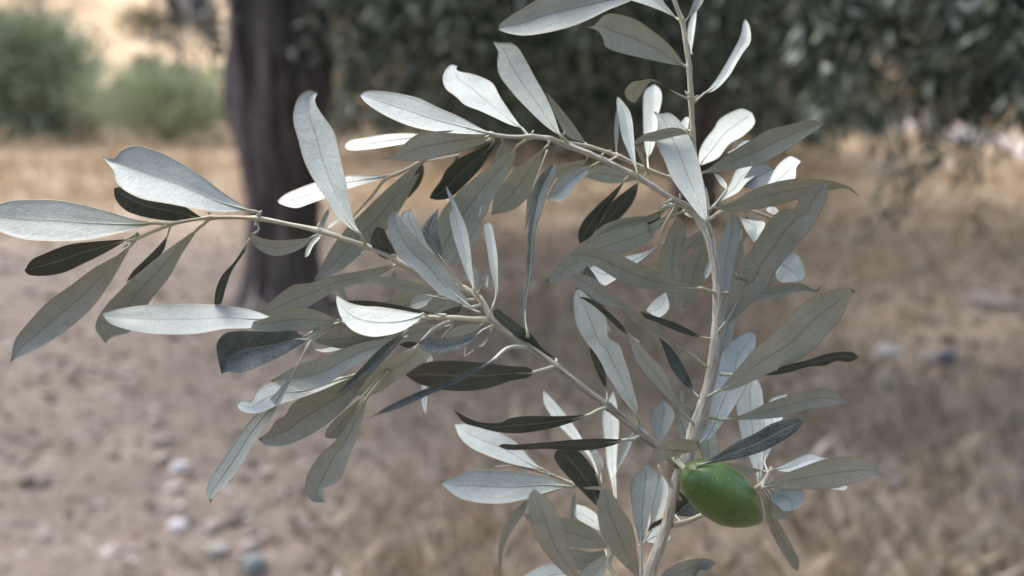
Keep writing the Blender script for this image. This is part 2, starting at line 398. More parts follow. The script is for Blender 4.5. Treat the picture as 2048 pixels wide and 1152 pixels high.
LEAVES = """
s4 0|336,448|312,446|269,439 203,419 125,401 62,399 19,402 -9,413|-22,432|-6,458 6,466 47,478 94,482 162,481 219,471 281,455|
g2 0.6|420,437|405,436|360,408 300,390 255,372|228,376|230,396 250,420 280,432 330,441 380,442|
s4 -0.4|517,432 518,426|496,421|483,410 442,382 399,348 340,313 292,294 267,291 243,301 231,316 219,318|202,311|214,325 227,342 230,359 243,376 279,396 340,408 399,419 442,424|
g1 0.3|275,469|256,478|188,483 138,489 94,505 62,521|49,541|56,549 81,552 125,546 172,525 212,505 241,488|
s2 0|275,474|266,485|238,508 188,536 141,571 94,605 53,649 30,680|21,725|28,719 47,711 94,686 141,655 188,611 225,558 250,514|
g2 0.5|341,452|336,468|325,483 291,518 266,542|252,564|262,558 300,527 325,505 333,483|
s2 0.4|420,437|398,455|375,471 312,516 266,555 238,583 212,611 194,639 191,658|211,686|225,674 259,664 281,639 300,602 338,555 362,511 388,471|
s5 -0.6||546,636|517,624 473,614 424,609 344,608 281,611 238,618|202,626|219,646 250,658 297,667 359,669 400,667 449,658 502,656 531,648|z=-0.5
s2 -0.2|690,650|677,641|643,624 614,616 590,617 558,626 531,636|507,643|503,657 546,662 594,662 631,659 658,651|
s2 0.8|815,535|797,528|771,532 718,542 663,552 619,566 587,570 551,595|520,625|536,634 594,626 657,590 704,570 733,564 759,552|
g2 0.4|510,440 518,460 507,468|497,482|468,524 444,551 432,578|428,609|441,608 451,578 463,544 490,502|yw=50
s2 -0.2|636,462 635,469|627,472|611,476 568,480 536,479 514,472 503,464|498,468|502,483 521,502 549,512 580,507 611,491|
s4 -0.6|733,494 728,482|721,468|705,460 671,429 646,388 627,360 608,322 596,279 586,241 588,216 599,191 618,180|635,185|630,201 636,216 658,248 668,263 680,310 689,348 699,398 708,441|
s5 0|791,349|773,351|692,352 630,365 599,376 568,390|554,402|561,408 592,416 618,408 646,398 692,379 760,358|z=2.5
s4 0.6|636,460|642,460|621,482 611,501|609,515|616,512 627,491 641,474|
s3 0.4|636,460|642,457|642,441 650,426|657,417|658,429 653,441 647,455|
s5 0.8|636,462|652,462|658,449 671,440|680,437|672,446 661,455|
s2 1.4||846,322|800,355 740,410 690,460 660,500 640,540|626,562|660,552 690,535 730,500 770,465 800,420 815,395 840,345|z=2.6
g1 0.2||846,324|848,345 838,372|815,398|820,370 830,345|z=2.4
s4 -0.2|980,267|986,268|958,254 916,232 874,214 836,196 791,186 758,182 733,182|718,188|730,204 763,227 813,250 852,260 902,266 944,268|
s5 0.2|1059,274|1044,256|1024,229 999,191 986,167 963,154 936,146 919,143 912,138|915,132|902,129 890,141 885,157 891,177 911,193 930,210 958,221 991,236 1019,249|
s2 0.5|985,268|987,275|958,264 902,261 869,263 836,268 805,291 786,310|761,318|791,320 819,323 861,318 902,307 930,299 958,291 974,284|
s5 1.2||852,274|830,267 777,268 736,274 697,282|688,293|697,300 736,299 802,289 836,282|z=2.5
g2 1.2|985,268|988,282|958,298 916,318 891,341 883,358 862,388|859,397|877,400 901,395 936,364 960,338 974,318 986,296|
s2 0.9|1059,275|1033,293|999,316 958,349 922,379 885,420 873,450 868,500|880,532|905,505 940,467 965,440 990,390 1012,355 1030,315|
s2 1.5||960,430|925,470 895,515|902,534|920,525 945,495 965,455|z=1.6
s1 1|1100,278|1097,289|1058,318 1028,342 1000,375 986,400|983,429|1008,425 1035,415 1062,385 1077,340 1085,305|
s2 1.6|1000,270|1005,282|990,307 984,327|987,331|999,324 1016,307 1011,291|
g2 1.5|846,324|919,309|913,314|906,325|912,324 916,317|
s3 -1|962,610|942,615|912,603 877,586 833,544 797,512 780,479 774,444 778,429 786,422|795,420|800,435 818,459 853,497 877,518 907,559 930,594|
s3 -0.6|940,590|877,527|842,497 812,456 802,429|820,419|830,435 842,459 855,488 871,509|
g3 -0.3|930,580|884,518|859,503 845,476 843,457 856,438|877,416|875,444 877,468 884,497|
g2 0.4|800,525|794,513|774,518 756,509 741,485 747,462|755,453|768,459 778,479 789,500|
s4 -0.8|960,600|949,583|936,556 918,509 904,462 898,426 904,414 895,388|890,367|904,391 918,420 933,456 940,491 945,541 949,568|
s3 0.8|955,595|954,583|942,565 924,553|948,527|956,544 958,562|
s3 -0.3|958,600|957,584|961,562 969,547|976,546|977,559 974,577 971,559 967,562 961,577|
s4 -0.5|978,632|985,615|989,591 988,571 980,538 974,497 969,468 969,447|976,445|983,450 991,485 995,512 996,556 995,586 991,603|
s2 0.3|900,565|880,590|848,571 803,558 759,552 732,550|719,555|735,563 774,574 818,584 853,589|
s2 2||789,538|780,556 778,580|783,599|790,580 794,556|z=3
s1 1|900,600|833,586|812,587 789,594|763,606|789,612 812,611|z=1.4
s3 1.4||884,591|856,586 833,587|812,613|833,618 862,605|z=1.8
s2 1.6|940,600|892,589|865,597 853,612|865,627|892,627 912,618 907,600|
g1 1|960,625|927,611|907,615|880,625|912,630|
g2 0.7|1112,725|1113,718|1085,696 1061,667 1030,643 1007,626 996,617|985,622|990,635 1040,680 1075,705 1100,720|
s4 -1.6|860,636 854,633|846,627|827,625 793,619 760,614 727,612 704,607 685,598|672,589|674,612 685,640 707,662 741,673 771,671 804,662 827,648 842,636|
g1 -0.8|880,634|891,630|854,623 799,611 743,602 702,601 674,602|650,606|666,614 688,615 743,613 799,619 854,629|
s2 -0.5|720,610|706,607|689,597 678,588|681,557|687,575 695,595|z=-0.8
g3 -2.2|1055,693 1021,694 1006,702|993,715|979,718 938,740 896,762 854,776 827,787 785,807 754,826|728,845|743,834 785,821 827,804 871,784 910,768 952,746 985,726|yw=20
g1 -1|1112,732|1066,745|1060,736 1021,732 966,725 910,721 868,722 841,729|811,750|832,765 854,773 896,781 938,782 979,776 1021,762 1060,754|
g3 -1.2|990,650 984,651|963,661|938,672 910,676 882,676 854,675|836,684|843,698 866,707 896,705 924,696 949,682|
g3 -1.2||816,659|779,682 752,704 724,734 696,762|672,788|702,775 729,755 757,732 779,707 800,682|z=-1.2
s2 0.6||780,725|701,758 651,774 607,794 583,809 571,830 552,840 539,861|517,878|527,889 565,891 607,877 654,848 686,821 713,792|z=0.6
s3 0.2|815,675|800,672|754,679 716,687 651,712 604,727 565,747|541,762|577,771 607,780 627,778 651,771 677,753 713,730 760,703|
s2 0.5|851,640|830,648|760,650 700,655 650,668|628,683|655,692 687,697 720,690 770,675 810,660|
s5 0.9||710,750|677,753 624,769 583,769 559,765 533,769 514,784 502,803 486,800|474,807|477,817 492,825 518,826 559,809 607,794 651,777|z=1
s5 0.7||692,694|663,694 643,698|626,697|646,704 667,702|z=1.2
s3 -1|630,664 630,668|618,687|589,738 565,771 530,809 494,848 453,907 424,951 413,980|421,1008|432,985 444,977 468,951 492,913 509,883 536,845 559,809 577,771 596,735|
s2 0.3|778,740|738,790|719,809 675,877 642,907 618,942 610,966 613,986 627,1004|650,1005|645,992 646,977 666,970 683,954 695,921 713,877 726,833|
s1 0.6|770,740|725,793|683,827 655,856 650,874|661,877|675,877 692,859 713,818|
s5 1.5|905,650|860,707|848,732 843,776 844,812|852,830|854,804 856,762 866,718|
s4 1|985,650|985,651|975,673|953,695|968,690|
s2 0.9|905,648|895,652|850,648 810,660|755,690|815,683 860,670|
s2 1.2|965,645|966,648|924,650 904,659|889,675|921,672 952,661|
g1 0.3|870,650|838,686|816,683|798,689|816,696|
s2 -0.2|905,640 870,655 848,676 837,690|827,696|793,709 771,723 743,746 724,771|709,788|729,793 766,780 799,755 838,730 866,704 854,691|
g3 -0.9|640,660|614,680|590,662 546,663 509,662 473,662 449,667 434,685 434,707|443,748|456,743 480,747 517,736 558,716 594,694|fold=0.45
s3 -0.5|1344,-12|1292,-14|1214,-18 1136,-16 1074,0 1053,13 1022,31 1001,47|993,58|1014,66 1045,71 1084,67 1136,55 1178,39 1214,21 1256,4|
s4 0.2|1362,42|1352,36|1326,23 1292,10 1261,0 1240,-10|1227,-31|1292,-31 1321,-8 1329,5 1342,21|
s2 0|1380,138|1371,133|1355,109 1332,83 1306,62 1272,39 1240,29 1220,27 1204,34 1188,51|1173,54|1196,62 1207,81 1209,91 1220,99 1253,109 1306,121 1350,130|
s4 -0.3|1141,292|1123,273|1095,255 1058,221 1022,182 998,148 994,125 996,104 990,90|984,82|1001,85 1022,86 1035,94 1050,117 1071,156 1092,193 1108,229 1118,260|
s2 0.8|1175,293|1171,286|1136,273 1110,229|1091,182|1110,203 1136,234 1157,263|
s1 -0.2|1381,195|1374,197|1354,186 1332,174 1314,162 1301,158 1282,161 1267,163 1254,174 1249,185 1254,197|1269,207|1281,191 1292,174 1303,164 1317,167 1339,179 1358,190|
s4 -0.3|1278,354|1276,349|1253,297 1243,271 1237,234 1233,208|1234,191|1246,203 1259,221 1265,242 1268,273 1272,326|
s3 0.6|1236,311|1233,305|1229,281 1229,247|1233,214|1237,234 1237,271|
s2 0.3|1303,375|1303,364|1283,323 1275,305|1267,287|1283,302 1295,337|
s5 1|1297,340|1295,318|1289,293 1287,262 1286,222 1287,191 1291,179|1307,168|1314,172 1322,182 1324,198 1320,218 1316,233 1316,260 1308,293 1300,310|yw=-10
s2 -0.4|1384,279|1378,268|1364,258 1345,255 1326,258 1308,263 1287,269|1263,287|1272,289 1286,283 1308,283 1326,279 1354,272|
s4 -1|1426,477 1421,464|1413,444|1395,427 1365,388 1342,355 1329,322 1316,295 1308,276 1314,262 1316,244|1307,222|1321,227 1336,225 1352,234 1365,249 1382,276 1395,312 1405,355 1412,398 1414,431|yw=-12
s5 0.8|1405,372|1397,332|1398,305 1408,282 1428,256 1438,239 1464,223 1484,217|1504,225|1510,246 1487,272 1458,289 1438,315 1418,325|
s2 -0.4|1408,380|1400,348|1438,322 1477,295 1504,279 1537,259 1570,251 1603,243 1629,240|1648,248|1626,264 1590,289 1553,312 1520,328 1484,336 1438,344|
s5 1.2||1471,299|1477,289 1489,281|1502,280|1496,289 1486,299|z=1.6
s5 1||1527,378|1537,363 1547,342 1563,322 1581,312|1602,322|1593,335 1590,358 1567,375|z=1.6
s1 -0.3|1416,424|1425,415|1464,404 1497,384 1537,368 1583,358 1629,358 1669,363 1702,376|1721,395|1712,389 1695,378 1659,381 1596,399 1537,414 1484,422 1444,421|
s5 0.5|1418,424|1428,409|1444,391 1461,365 1471,342 1487,330|1514,330|1514,348 1494,365 1477,384 1451,398|
s3 1.3||1471,375|1491,352 1510,328 1534,328|1548,337|1537,368 1510,377 1487,375|z=2.6
s2 -0.6|1433,668|1450,647|1449,638 1455,603 1468,538 1471,560 1487,523 1510,487 1530,454 1547,431 1570,418 1589,418 1598,398 1619,376|1651,362|1656,383 1642,424 1619,460 1586,500 1557,536 1543,560 1530,581 1492,616 1458,647|yw=10
s4 1||1555,531|1552,556 1561,565 1580,564|1599,564|1610,550 1605,525 1589,503 1571,512|z=1.8 yw=10
s2 0.4|1450,585|1480,597|1518,578 1546,573 1586,566 1611,570 1630,580|1642,570|1636,584 1611,582 1586,585 1555,597 1518,599|
s2 -1|1411,796|1438,781|1455,759 1483,728 1505,700 1536,675 1571,644 1599,612 1630,591 1674,580 1699,577|1710,581|1699,600 1686,631 1649,675 1618,706 1577,731 1530,750 1496,767 1460,781|yw=15
g2 -0.3|1440,748|1482,751|1536,744 1571,731 1616,720 1647,709 1687,703 1709,706|1717,716|1700,724 1673,722 1651,731 1616,734 1571,747 1527,751|
s2 0.2|1420,834|1442,840|1491,827 1527,809 1571,793 1616,780 1651,776 1673,787|1696,804|1660,813 1611,820 1571,833 1527,838 1482,840|
g3 -1.6|1385,935|1393,931|1438,907 1473,884 1509,867 1544,847 1580,836 1600,835|1609,842|1593,862 1562,884 1527,902 1482,916 1438,924 1411,929|
s4 -0.2|1396,888|1402,884|1416,840 1424,791 1436,742 1447,698 1473,676 1500,663|1512,670|1510,698 1500,729 1496,764 1469,813 1438,856 1416,880|
s4 1|1534,955|1518,967|1504,929 1487,889 1476,840 1472,804 1478,769|1504,747|1522,773 1528,827 1528,889 1525,942|
s5 1.2|1538,949|1529,927|1525,862 1527,827 1544,796|1573,788|1576,800 1567,831 1549,880|
s2 -0.6|1527,966|1524,976|1562,951 1607,933 1651,918 1696,913 1731,918 1753,933|1765,955|1744,953 1704,967 1660,978 1593,979|
s5 0.5|1542,938|1547,939|1568,928 1589,918 1613,908 1628,907 1642,913|1663,916|1636,928 1608,935 1583,944 1561,942|
s5 0.4|1530,970|1621,974|1652,974 1683,970|1697,972|1689,980 1671,979|
s4 0.3|1525,970|1542,980|1541,992 1544,1005 1553,1010 1564,1021|1580,1023|1599,1014 1608,1000 1609,988 1599,978 1568,978|
s3 0.8|1525,970|1538,989|1539,1013 1547,1036|1568,1039|1588,1027 1574,1005 1555,992|
s1 0|1522,970|1526,981|1529,1018 1544,1067 1571,1116 1587,1138|1597,1142|1598,1122 1580,1084 1553,1036 1536,996|yw=-25
s2 1|1540,945|1525,941|1496,933 1468,927|1402,932|1468,949 1496,950|
s2 -0.6|1433,587|1403,576|1359,562 1318,545 1276,528 1234,507 1196,497 1172,498|1142,510|1172,524 1196,535 1231,557 1266,572 1304,582 1346,586 1380,583|
s2 0.5|1377,418|1382,420|1352,424 1322,437 1289,454 1295,444 1266,453 1218,462 1177,479 1148,500 1118,526|1092,562|1106,566 1133,559 1162,541 1207,523 1251,506 1280,491 1313,470 1306,470 1332,444 1365,426|
s2 1|1372,415|1342,408|1307,429 1289,432 1251,436 1207,450 1189,467|1174,486|1207,473 1236,460 1280,448 1313,438|
g1 0.7|1365,410|1339,408|1319,413 1320,420 1286,435 1266,444|1249,453|1283,451 1320,441 1319,417|
g1 0.6|1262,348|1251,358|1230,379 1192,414 1165,444 1156,470|1159,488|1183,473 1201,444 1224,405 1242,376|
g1 1|1282,358|1277,364|1251,382 1224,405 1207,435 1195,455|1192,463|1204,453 1230,444 1260,414 1273,388|
s3 0.3|1206,320|1189,329|1165,333 1133,346 1112,361 1100,382|1094,398|1118,403 1133,396 1154,370 1177,343|
s1 1|1175,310|1174,319|1142,324 1118,329 1105,337|1106,358|1133,351 1165,333|
s2 1.6|1296,342|1283,358|1242,340 1207,330 1189,333|1170,354|1207,365 1242,366|
g3 -0.8|1055,672|1056,672|1048,639 1047,587 1050,580 1053,520 1056,464 1059,417 1065,382 1086,343|1106,326|1113,334 1112,352 1097,382 1086,417 1071,464 1068,500 1066,528 1061,562 1054,604|yw=-35
s2 0.2|1095,300|1066,376|1055,394 1053,417|1050,461|1061,435 1067,399|z=1
g3 0.5||1215,649|1193,615 1175,594 1162,573 1162,549|1174,531|1189,549 1201,573 1207,608|z=0
s3 -0.5|1277,855 1278,842|1273,830|1248,802 1214,750 1179,694 1155,656 1147,615 1148,590|1153,575|1165,582 1179,595 1203,618 1215,646 1217,674 1238,688 1248,715 1262,757 1276,819|
g2 -0.8||1266,675|1234,639 1207,615 1179,597|1157,593|1186,611 1214,635 1241,660|z=-1
s2 -0.3|1388,850|1384,844|1352,812 1318,778 1290,747 1269,715 1257,674|1245,653|1280,688 1304,715 1328,740 1346,781 1366,823|
s1 -0.2|1412,733|1387,712|1366,694 1335,670 1304,646 1269,622 1234,594 1207,571 1179,552 1155,549|1138,553|1155,569 1203,608 1245,618 1266,642 1297,660 1335,682 1370,707|
s5 1||1316,493|1290,503 1255,512 1215,525 1190,530|1177,537|1205,571 1230,560 1262,535 1285,518|z=1.6
g2 0|1425,677|1408,675|1380,660 1352,646 1325,637 1304,630|1280,623|1290,635 1318,646 1352,662 1387,673|
g3 0.2|1398,795|1389,785|1363,764 1342,736 1328,701|1317,673|1339,691 1356,712 1373,743 1385,771|
s5 1.6||1332,583|1307,601|1292,620|1302,628 1318,635 1338,616|z=1.7
s2 1.2|1350,402|1353,434|1332,475 1320,512 1319,538 1321,550 1330,584 1342,612|1356,623|1359,603 1359,584 1366,550 1371,519 1367,444|
s2 1.4|1402,448|1414,453|1386,469 1368,483 1364,497|1374,500|1405,489 1418,472|
s2 1.9|1415,475|1411,475|1383,506 1371,531 1363,581|1366,616|1380,603 1400,575 1418,500|
s4 1.5|1420,480|1423,506|1413,531 1408,550|1410,560|1418,550 1424,525|
s3 1.2|1440,424|1464,425|1455,441 1446,469 1436,488 1433,531 1436,562|1449,588|1464,578 1468,541 1471,525 1480,494 1480,462 1474,434|
s1 0.8|1490,424|1496,425|1486,441 1478,462|1480,491|1489,481 1497,462|
s2 1.5||1483,475|1472,506|1469,538|1483,525 1487,500|z=1.8
s3 1.5|1445,587|1457,584|1444,619 1438,666 1437,694|1440,709|1455,694 1465,675 1470,641 1466,600|
s5 1.3||1480,436|1492,462|1508,486|1521,469 1530,445 1505,439|z=1.8
s5 1.3||1552,430|1535,423 1532,416|1542,413|1553,416 1557,423|z=1.7
s5 1.2|1377,418|1369,408|1365,417 1370,429|1385,437|1390,432 1375,422|
s5 1|1418,424|1453,380|1438,365|1427,346|1438,350 1454,370|
g1 1.6|1416,424|1425,411|1405,398 1407,384|1420,380|1431,391|
g2 -0.8|1217,814 1195,821|1182,828|1149,831 1098,832 1051,832 1017,837 1003,845 955,843 931,833|907,819|928,845 959,855 989,863 1030,867 1064,864 1098,858 1143,845|
g1 -0.7|1282,868 1267,878|1251,879|1200,877 1149,879 1098,884 1030,889 1006,888|996,892|1013,899 1037,900 1098,898 1149,902 1194,898 1228,890|
s5 -0.2|1105,951|1085,939|1061,917 1034,886 1003,867 962,854 931,847|909,848|918,872 938,893 972,910 1013,925 1051,934|
s4 -0.4|1150,970|1146,974|1112,961 1078,951 1037,944 989,939 945,940 911,954|880,963|894,978 921,997 962,1006 1003,1007 1044,1000 1085,986 1119,978|fold=0.2
g2 0.5|1203,979|1195,1014|1166,985 1139,957 1119,934 1108,913|1114,900|1153,900 1177,923 1195,951 1202,978 1201,995|
s5 0.2|1203,979|1195,946|1177,913 1146,879 1115,848 1098,825 1087,804|1086,779|1108,801 1132,830 1153,859 1173,893 1190,923|
s3 0.6|1203,977|1202,946|1183,910 1180,903|1190,899|1204,913 1207,930|
s5 0.6|1230,1000|1229,995|1222,964 1214,930 1211,896 1207,862 1205,826|1226,780|1236,821 1238,862 1234,906 1232,957|yw=-15
s4 0.9|1233,1000|1231,951|1238,913 1251,879|1268,859|1262,889 1245,923|
s1 -1.2||1161,1165|1143,1158 1119,1138 1091,1107 1068,1066 1059,1025 1058,991|1068,977|1091,995 1112,1019 1125,1049 1132,1080 1146,1114 1158,1148|z=-1
s1 -0.8||1278,1157|1268,1148 1241,1124 1217,1094 1200,1060 1195,1025 1197,998|1207,977|1228,991 1238,1012 1258,1039 1268,1066 1274,1100 1278,1138|z=-0.6
s3 -0.1|1284,1165 1283,1128|1282,1094|1274,1066 1265,1019 1262,978 1268,951 1282,940|1288,928|1299,933 1316,947 1313,978 1302,1019 1291,1066|
s4 1.3||1294,1073|1299,1053 1306,998 1318,957|1325,944|1337,971 1333,1005 1316,1043|z=1.8
g2 0.9||1294,1066|1302,1049|1330,1034|1323,1046 1306,1056|z=1.5
s5 1.5||1291,1083|1302,1063 1323,1049|1343,1077|1319,1088|z=2
g3 1.2|1363,1046|1351,1031|1347,996 1358,982|1380,1009|1407,1027 1380,1033|
s2 0.3|1145,968|1057,998|1030,1019 1010,1049 998,1087 997,1128|1000,1162|1003,1134 1006,1100 1023,1063 1049,1024|yw=35
s2 0.8|1225,1105|1217,1095|1200,1070 1166,1046 1119,1034 1081,1029|1046,1028|1057,1043 1098,1073 1139,1092 1183,1097|
s5 1.4||1204,1063|1195,1031 1173,1014|1153,1008|1151,1032 1173,1049|z=2
s3 1.4|1147,969|1149,978|1143,1005 1140,1032|1147,1041|1152,1019 1153,991|
s5 0.2||1143,1145|1112,1126 1078,1134 1051,1148|1030,1165|1064,1179 1112,1172|z=0.6
s3 1.2|1218,1120|1221,1100|1190,1121 1166,1141 1149,1155|1163,1179|1200,1162 1217,1128|
s2 1.6|1218,1125|1211,1100|1177,1104 1149,1097|1137,1100|1143,1131 1166,1145 1200,1131|
s2 0.4|1300,1150|1313,1159|1340,1134 1376,1120 1411,1117|1432,1124|1424,1134 1393,1151 1349,1164|
s1 0.8|1300,1155|1389,1164|1398,1142|1420,1141|1442,1156|
s1 -1.4|1345,925 1352,910|1345,910|1352,902 1370,903 1388,902 1396,894 1394,886 1378,879 1356,878 1334,882 1316,891|1304,903|1308,914 1320,924 1331,919 1339,913|mid=0.5
s3 0.7|1290,872|1318,889|1307,862 1301,840 1309,818|1327,799|1344,816 1350,831 1333,867|
s2 0.6|1384,870|1392,844|1367,831 1353,820|1363,805|1393,811|
s3 1||1380,889|1356,871 1352,844|1360,829|1380,849|z=1.5
s3 1|1398,840|1367,809|1359,796|1364,770|1369,791|
s3 0.8|1396,885|1411,927|1396,889 1402,853|1424,847|1436,889 1433,924|
g1 0.4|1217,812 1215,795|1214,783|1193,743 1181,708|1179,692|1196,715 1210,743|
s5 0.2|1389,204|1409,186|1428,164 1448,133 1469,96 1482,68 1486,47|1490,37|1498,49 1501,83 1487,104 1474,125 1461,148 1438,174 1420,185|
s4 0.4|1384,108|1383,107|1375,78 1375,57 1383,31|1394,16|1391,52 1386,86|
s3 0|1368,46|1370,43|1378,26 1388,0|1396,-23|1409,-10 1399,16 1383,31|
s5 0.8|1383,262|1376,260|1361,247|1370,234|1377,234|
"""

# ------------------------------------------------------------------ the olive branch
rng = random.Random(11)
# stems: photo x, y, radius in px, depth in cm
STEMS = {
    'stem': [(1292, 1185, 15, .3), (1301, 1142, 14, .2), (1320, 1090, 12, .1), (1333, 1050, 11.5, .1), (1348, 985, 10.5, 0), (1357, 945, 11, 0),
             (1370, 926, 13, 0), (1384, 874, 13, 0), (1399, 827, 12, 0), (1412, 790, 11.5, 0), (1422, 744, 11.5, 0),
             (1433, 650, 10, 0), (1433, 556, 9.5, 0), (1424, 500, 9.5, 0), (1420, 478, 10, .1), (1402, 446, 8.5, .3), (1377, 416, 7, .4),
             (1350, 401, 6, .4), (1313, 378, 6, .3), (1280, 357, 5.5, .3), (1203, 318, 5.5, .2), (1141, 293, 6, .2),
             (1097, 277, 5.5, .2), (1059, 273, 5, .2), (1035, 274, 4.5, .2), (994, 271, 4, .2), (978, 267, 3, .2)],
    'shoot_b': [(1421, 480, 7, .2), (1414, 440, 6.5, .9), (1400, 370, 6, 1.2), (1388, 300, 5.5, 1.1), (1384, 240, 5.5, .9), (1381, 182, 6, .7), (1378, 130, 5.5, .6),
                (1371, 85, 5, .5), (1365, 45, 5, .5), (1352, 10, 4.5, .4), (1340, -25, 4, .4)],
    'shoot_c': [(1418, 425, 5, 1.1), (1405, 375, 5, 1.6), (1372, 362, 5, 1.8), (1339, 355, 5, 1.8), (1296, 340, 5, 1.7), (1236, 312, 4.5, 1.6),
                (1189, 296, 4, 1.5), (1150, 287, 3.5, 1.4), (1128, 283, 3, 1.4)],
    'shoot_d': [(1418, 440, 4.5, .6), (1440, 424, 4, 1.5), (1470, 420, 4, 1.9), (1500, 421, 4, 2), (1539, 435, 3.5, 2.2), (1570, 446, 3, 2.3)],
    'branch_l': [(1364, 938, 9, 0), (1345, 920, 9, -.1), (1309, 889, 9, -.2), (1268, 855, 8.5, -.3), (1217, 814, 8, -.4), (1166, 776, 7.5, -.5),
                 (1110, 732, 7.5, -.6), (1068, 701, 7, -.6), (1040, 684, 7, -.6), (1021, 670, 7, -.6), (990, 647, 7.5, -.6), (972, 636, 7, -.6)],
    'shoot_e': [(985, 643, 6.5, -.6), (966, 606, 6, -.5), (950, 588, 5.5, -.2), (900, 565, 5.5, .2), (860, 551, 5.5, .2), (818, 536, 5.5, 0), (791, 521, 6, -.1),
                (782, 515, 5, -.1), (733, 493, 5.5, -.2), (690, 478, 5, -.2), (636, 461, 6, -.2), (580, 449, 4.5, -.2), (521, 438, 5.5, -.2),
                (474, 435, 4, -.2), (420, 436, 4.5, -.2), (400, 438, 3.5, -.2), (344, 448, 4, -.3), (312, 461, 3.5, -.3), (281, 474, 3.5, -.3), (262, 483, 2.5, -.3)],
    'shoot_f': [(982, 639, 6, -.6), (951, 638, 5.5, -.7), (896, 635, 5, -.7), (855, 635, 4.5, -.6), (800, 637, 4, -.2), (740, 640, 4, 0), (690, 645, 4, -.2),
                (674, 648, 4, -.3), (650, 655, 4.5, -.5), (632, 663, 4, -.6), (619, 667, 2.5, -.6)],
    'shoot_g': [(1344, 1051, 6, .1), (1363, 1047, 6, .3), (1396, 1034, 5.5, .7), (1440, 1010, 5.5, .9), (1490, 985, 5, .9), (1511, 977, 5, .7),
                (1527, 966, 4.5, .6), (1538, 949, 4.5, .6), (1544, 934, 3.5, .6)],
    'shoot_h': [(1290, 1185, 6, .8), (1240, 1165, 6, 1.6), (1217, 1123, 6, 2), (1224, 1105, 5.5, 2), (1221, 1050, 5, 1.9), (1211, 1000, 4.5, 1.8), (1203, 978, 4.5, 1.7),
                (1175, 975, 4, 1.7), (1147, 968, 4, 1.6), (1121, 957, 3.5, 1.6), (1098, 949, 3, 1.5), (1060, 939, 2.5, 1.4), (1023, 932, 2, 1.3), (990, 934, 1.5, 1.2)],
    'shoot_i': [(985, 270, 3, .3), (930, 290, 3.5, 1.4), (880, 305, 3.5, 2), (846, 321, 4, 2.3), (800, 346, 4, 2.4), (773, 357, 4, 2.5), (745, 390, 3.5, 2.6), (700, 440, 2.5, 2.7)],
}
TWIGS = [  # small bare twigs and bud stalks, each on its shoot
    [(1203, 978, 3.2, 1.7), (1196, 955, 3.2, 1.5), (1187, 944, 2.5, 1.4)],
    [(1236, 312, 3, 1.6), (1225, 318, 2.6, 1.2), (1212, 323, 2.2, .8)],
    [(1362, 1000, 3.5, 0), (1340, 968, 3.6, -.1), (1325, 945, 3.2, -.1), (1316, 930, 2.5, 0)],
    [(1316, 493, 2.5, 1.5), (1322, 470, 2.6, 1.3), (1332, 445, 2.6, 1.0), (1352, 412, 2.6, .5)],
    [(948, 700, 1.2, 0), (929, 712, 1.4, .2), (932, 695, 1.2, .3)],
    [(848, 676, 3, -.2), (880, 650, 3, -.4), (905, 640, 3.4, -.7)],
]
STEM3 = {}
ALLPTS = []
for k, pl in STEMS.items():
    ln = sum(math.hypot(pl[i + 1][0] - pl[i][0], pl[i + 1][1] - pl[i][1]) for i in range(len(pl) - 1))
    c = catmull(pl, max(16, int(ln / 5)))
    STEM3[k] = c
    ALLPTS += [tuple(q) for q in c]
ALLARR = np.array(ALLPTS)


def stem_depth(x, y, near=None):
    d = np.hypot(ALLARR[:, 0] - x, ALLARR[:, 1] - y)
    j = int(np.argmin(d))
    return ALLARR[j, 3], ALLARR[j, 2], d[j]


branch = empty('olive_branch', at(1292, 1185, .3))
tag(branch, 'silvery green olive branch with long narrow leaves in sharp focus in front', 'branch')
NODES = []


def parse(s):
    return [tuple(float(q) for q in t.split(',')) for t in s.split()]


LEAF_SPECS = []
for line in LEAVES.strip().split('\n'):
    a, pet, base, A, tip, B, opt = line.split('|')
    sb, D = a.split()
    o = dict((kv.split('=')[0], float(kv.split('=')[1])) for kv in opt.split())
    LEAF_SPECS.append((sb[0], int(sb[1]), float(D), parse(pet), parse(base)[0], parse(A), parse(tip)[0], parse(B), o))

UP = {5: 50, 4: 28, 3: 4, 2: -38, 1: -56}
US = [0, .02, .06, .15, .27, .39, .46, .485, .5, .515, .54, .61, .73, .85, .94, .98, 1]
NS = 38


def poly_area(pts):
    return 0.5 * sum(pts[i - 1][0] * pts[i][1] - pts[i][0] * pts[i - 1][1] for i in range(len(pts)))


TS = [1 - (1 - i / (NS - 1)) ** 1.35 for i in range(NS)]


def warp(c):
    n = len(c) - 1
    return [c[int(round(t * n))] for t in TS]


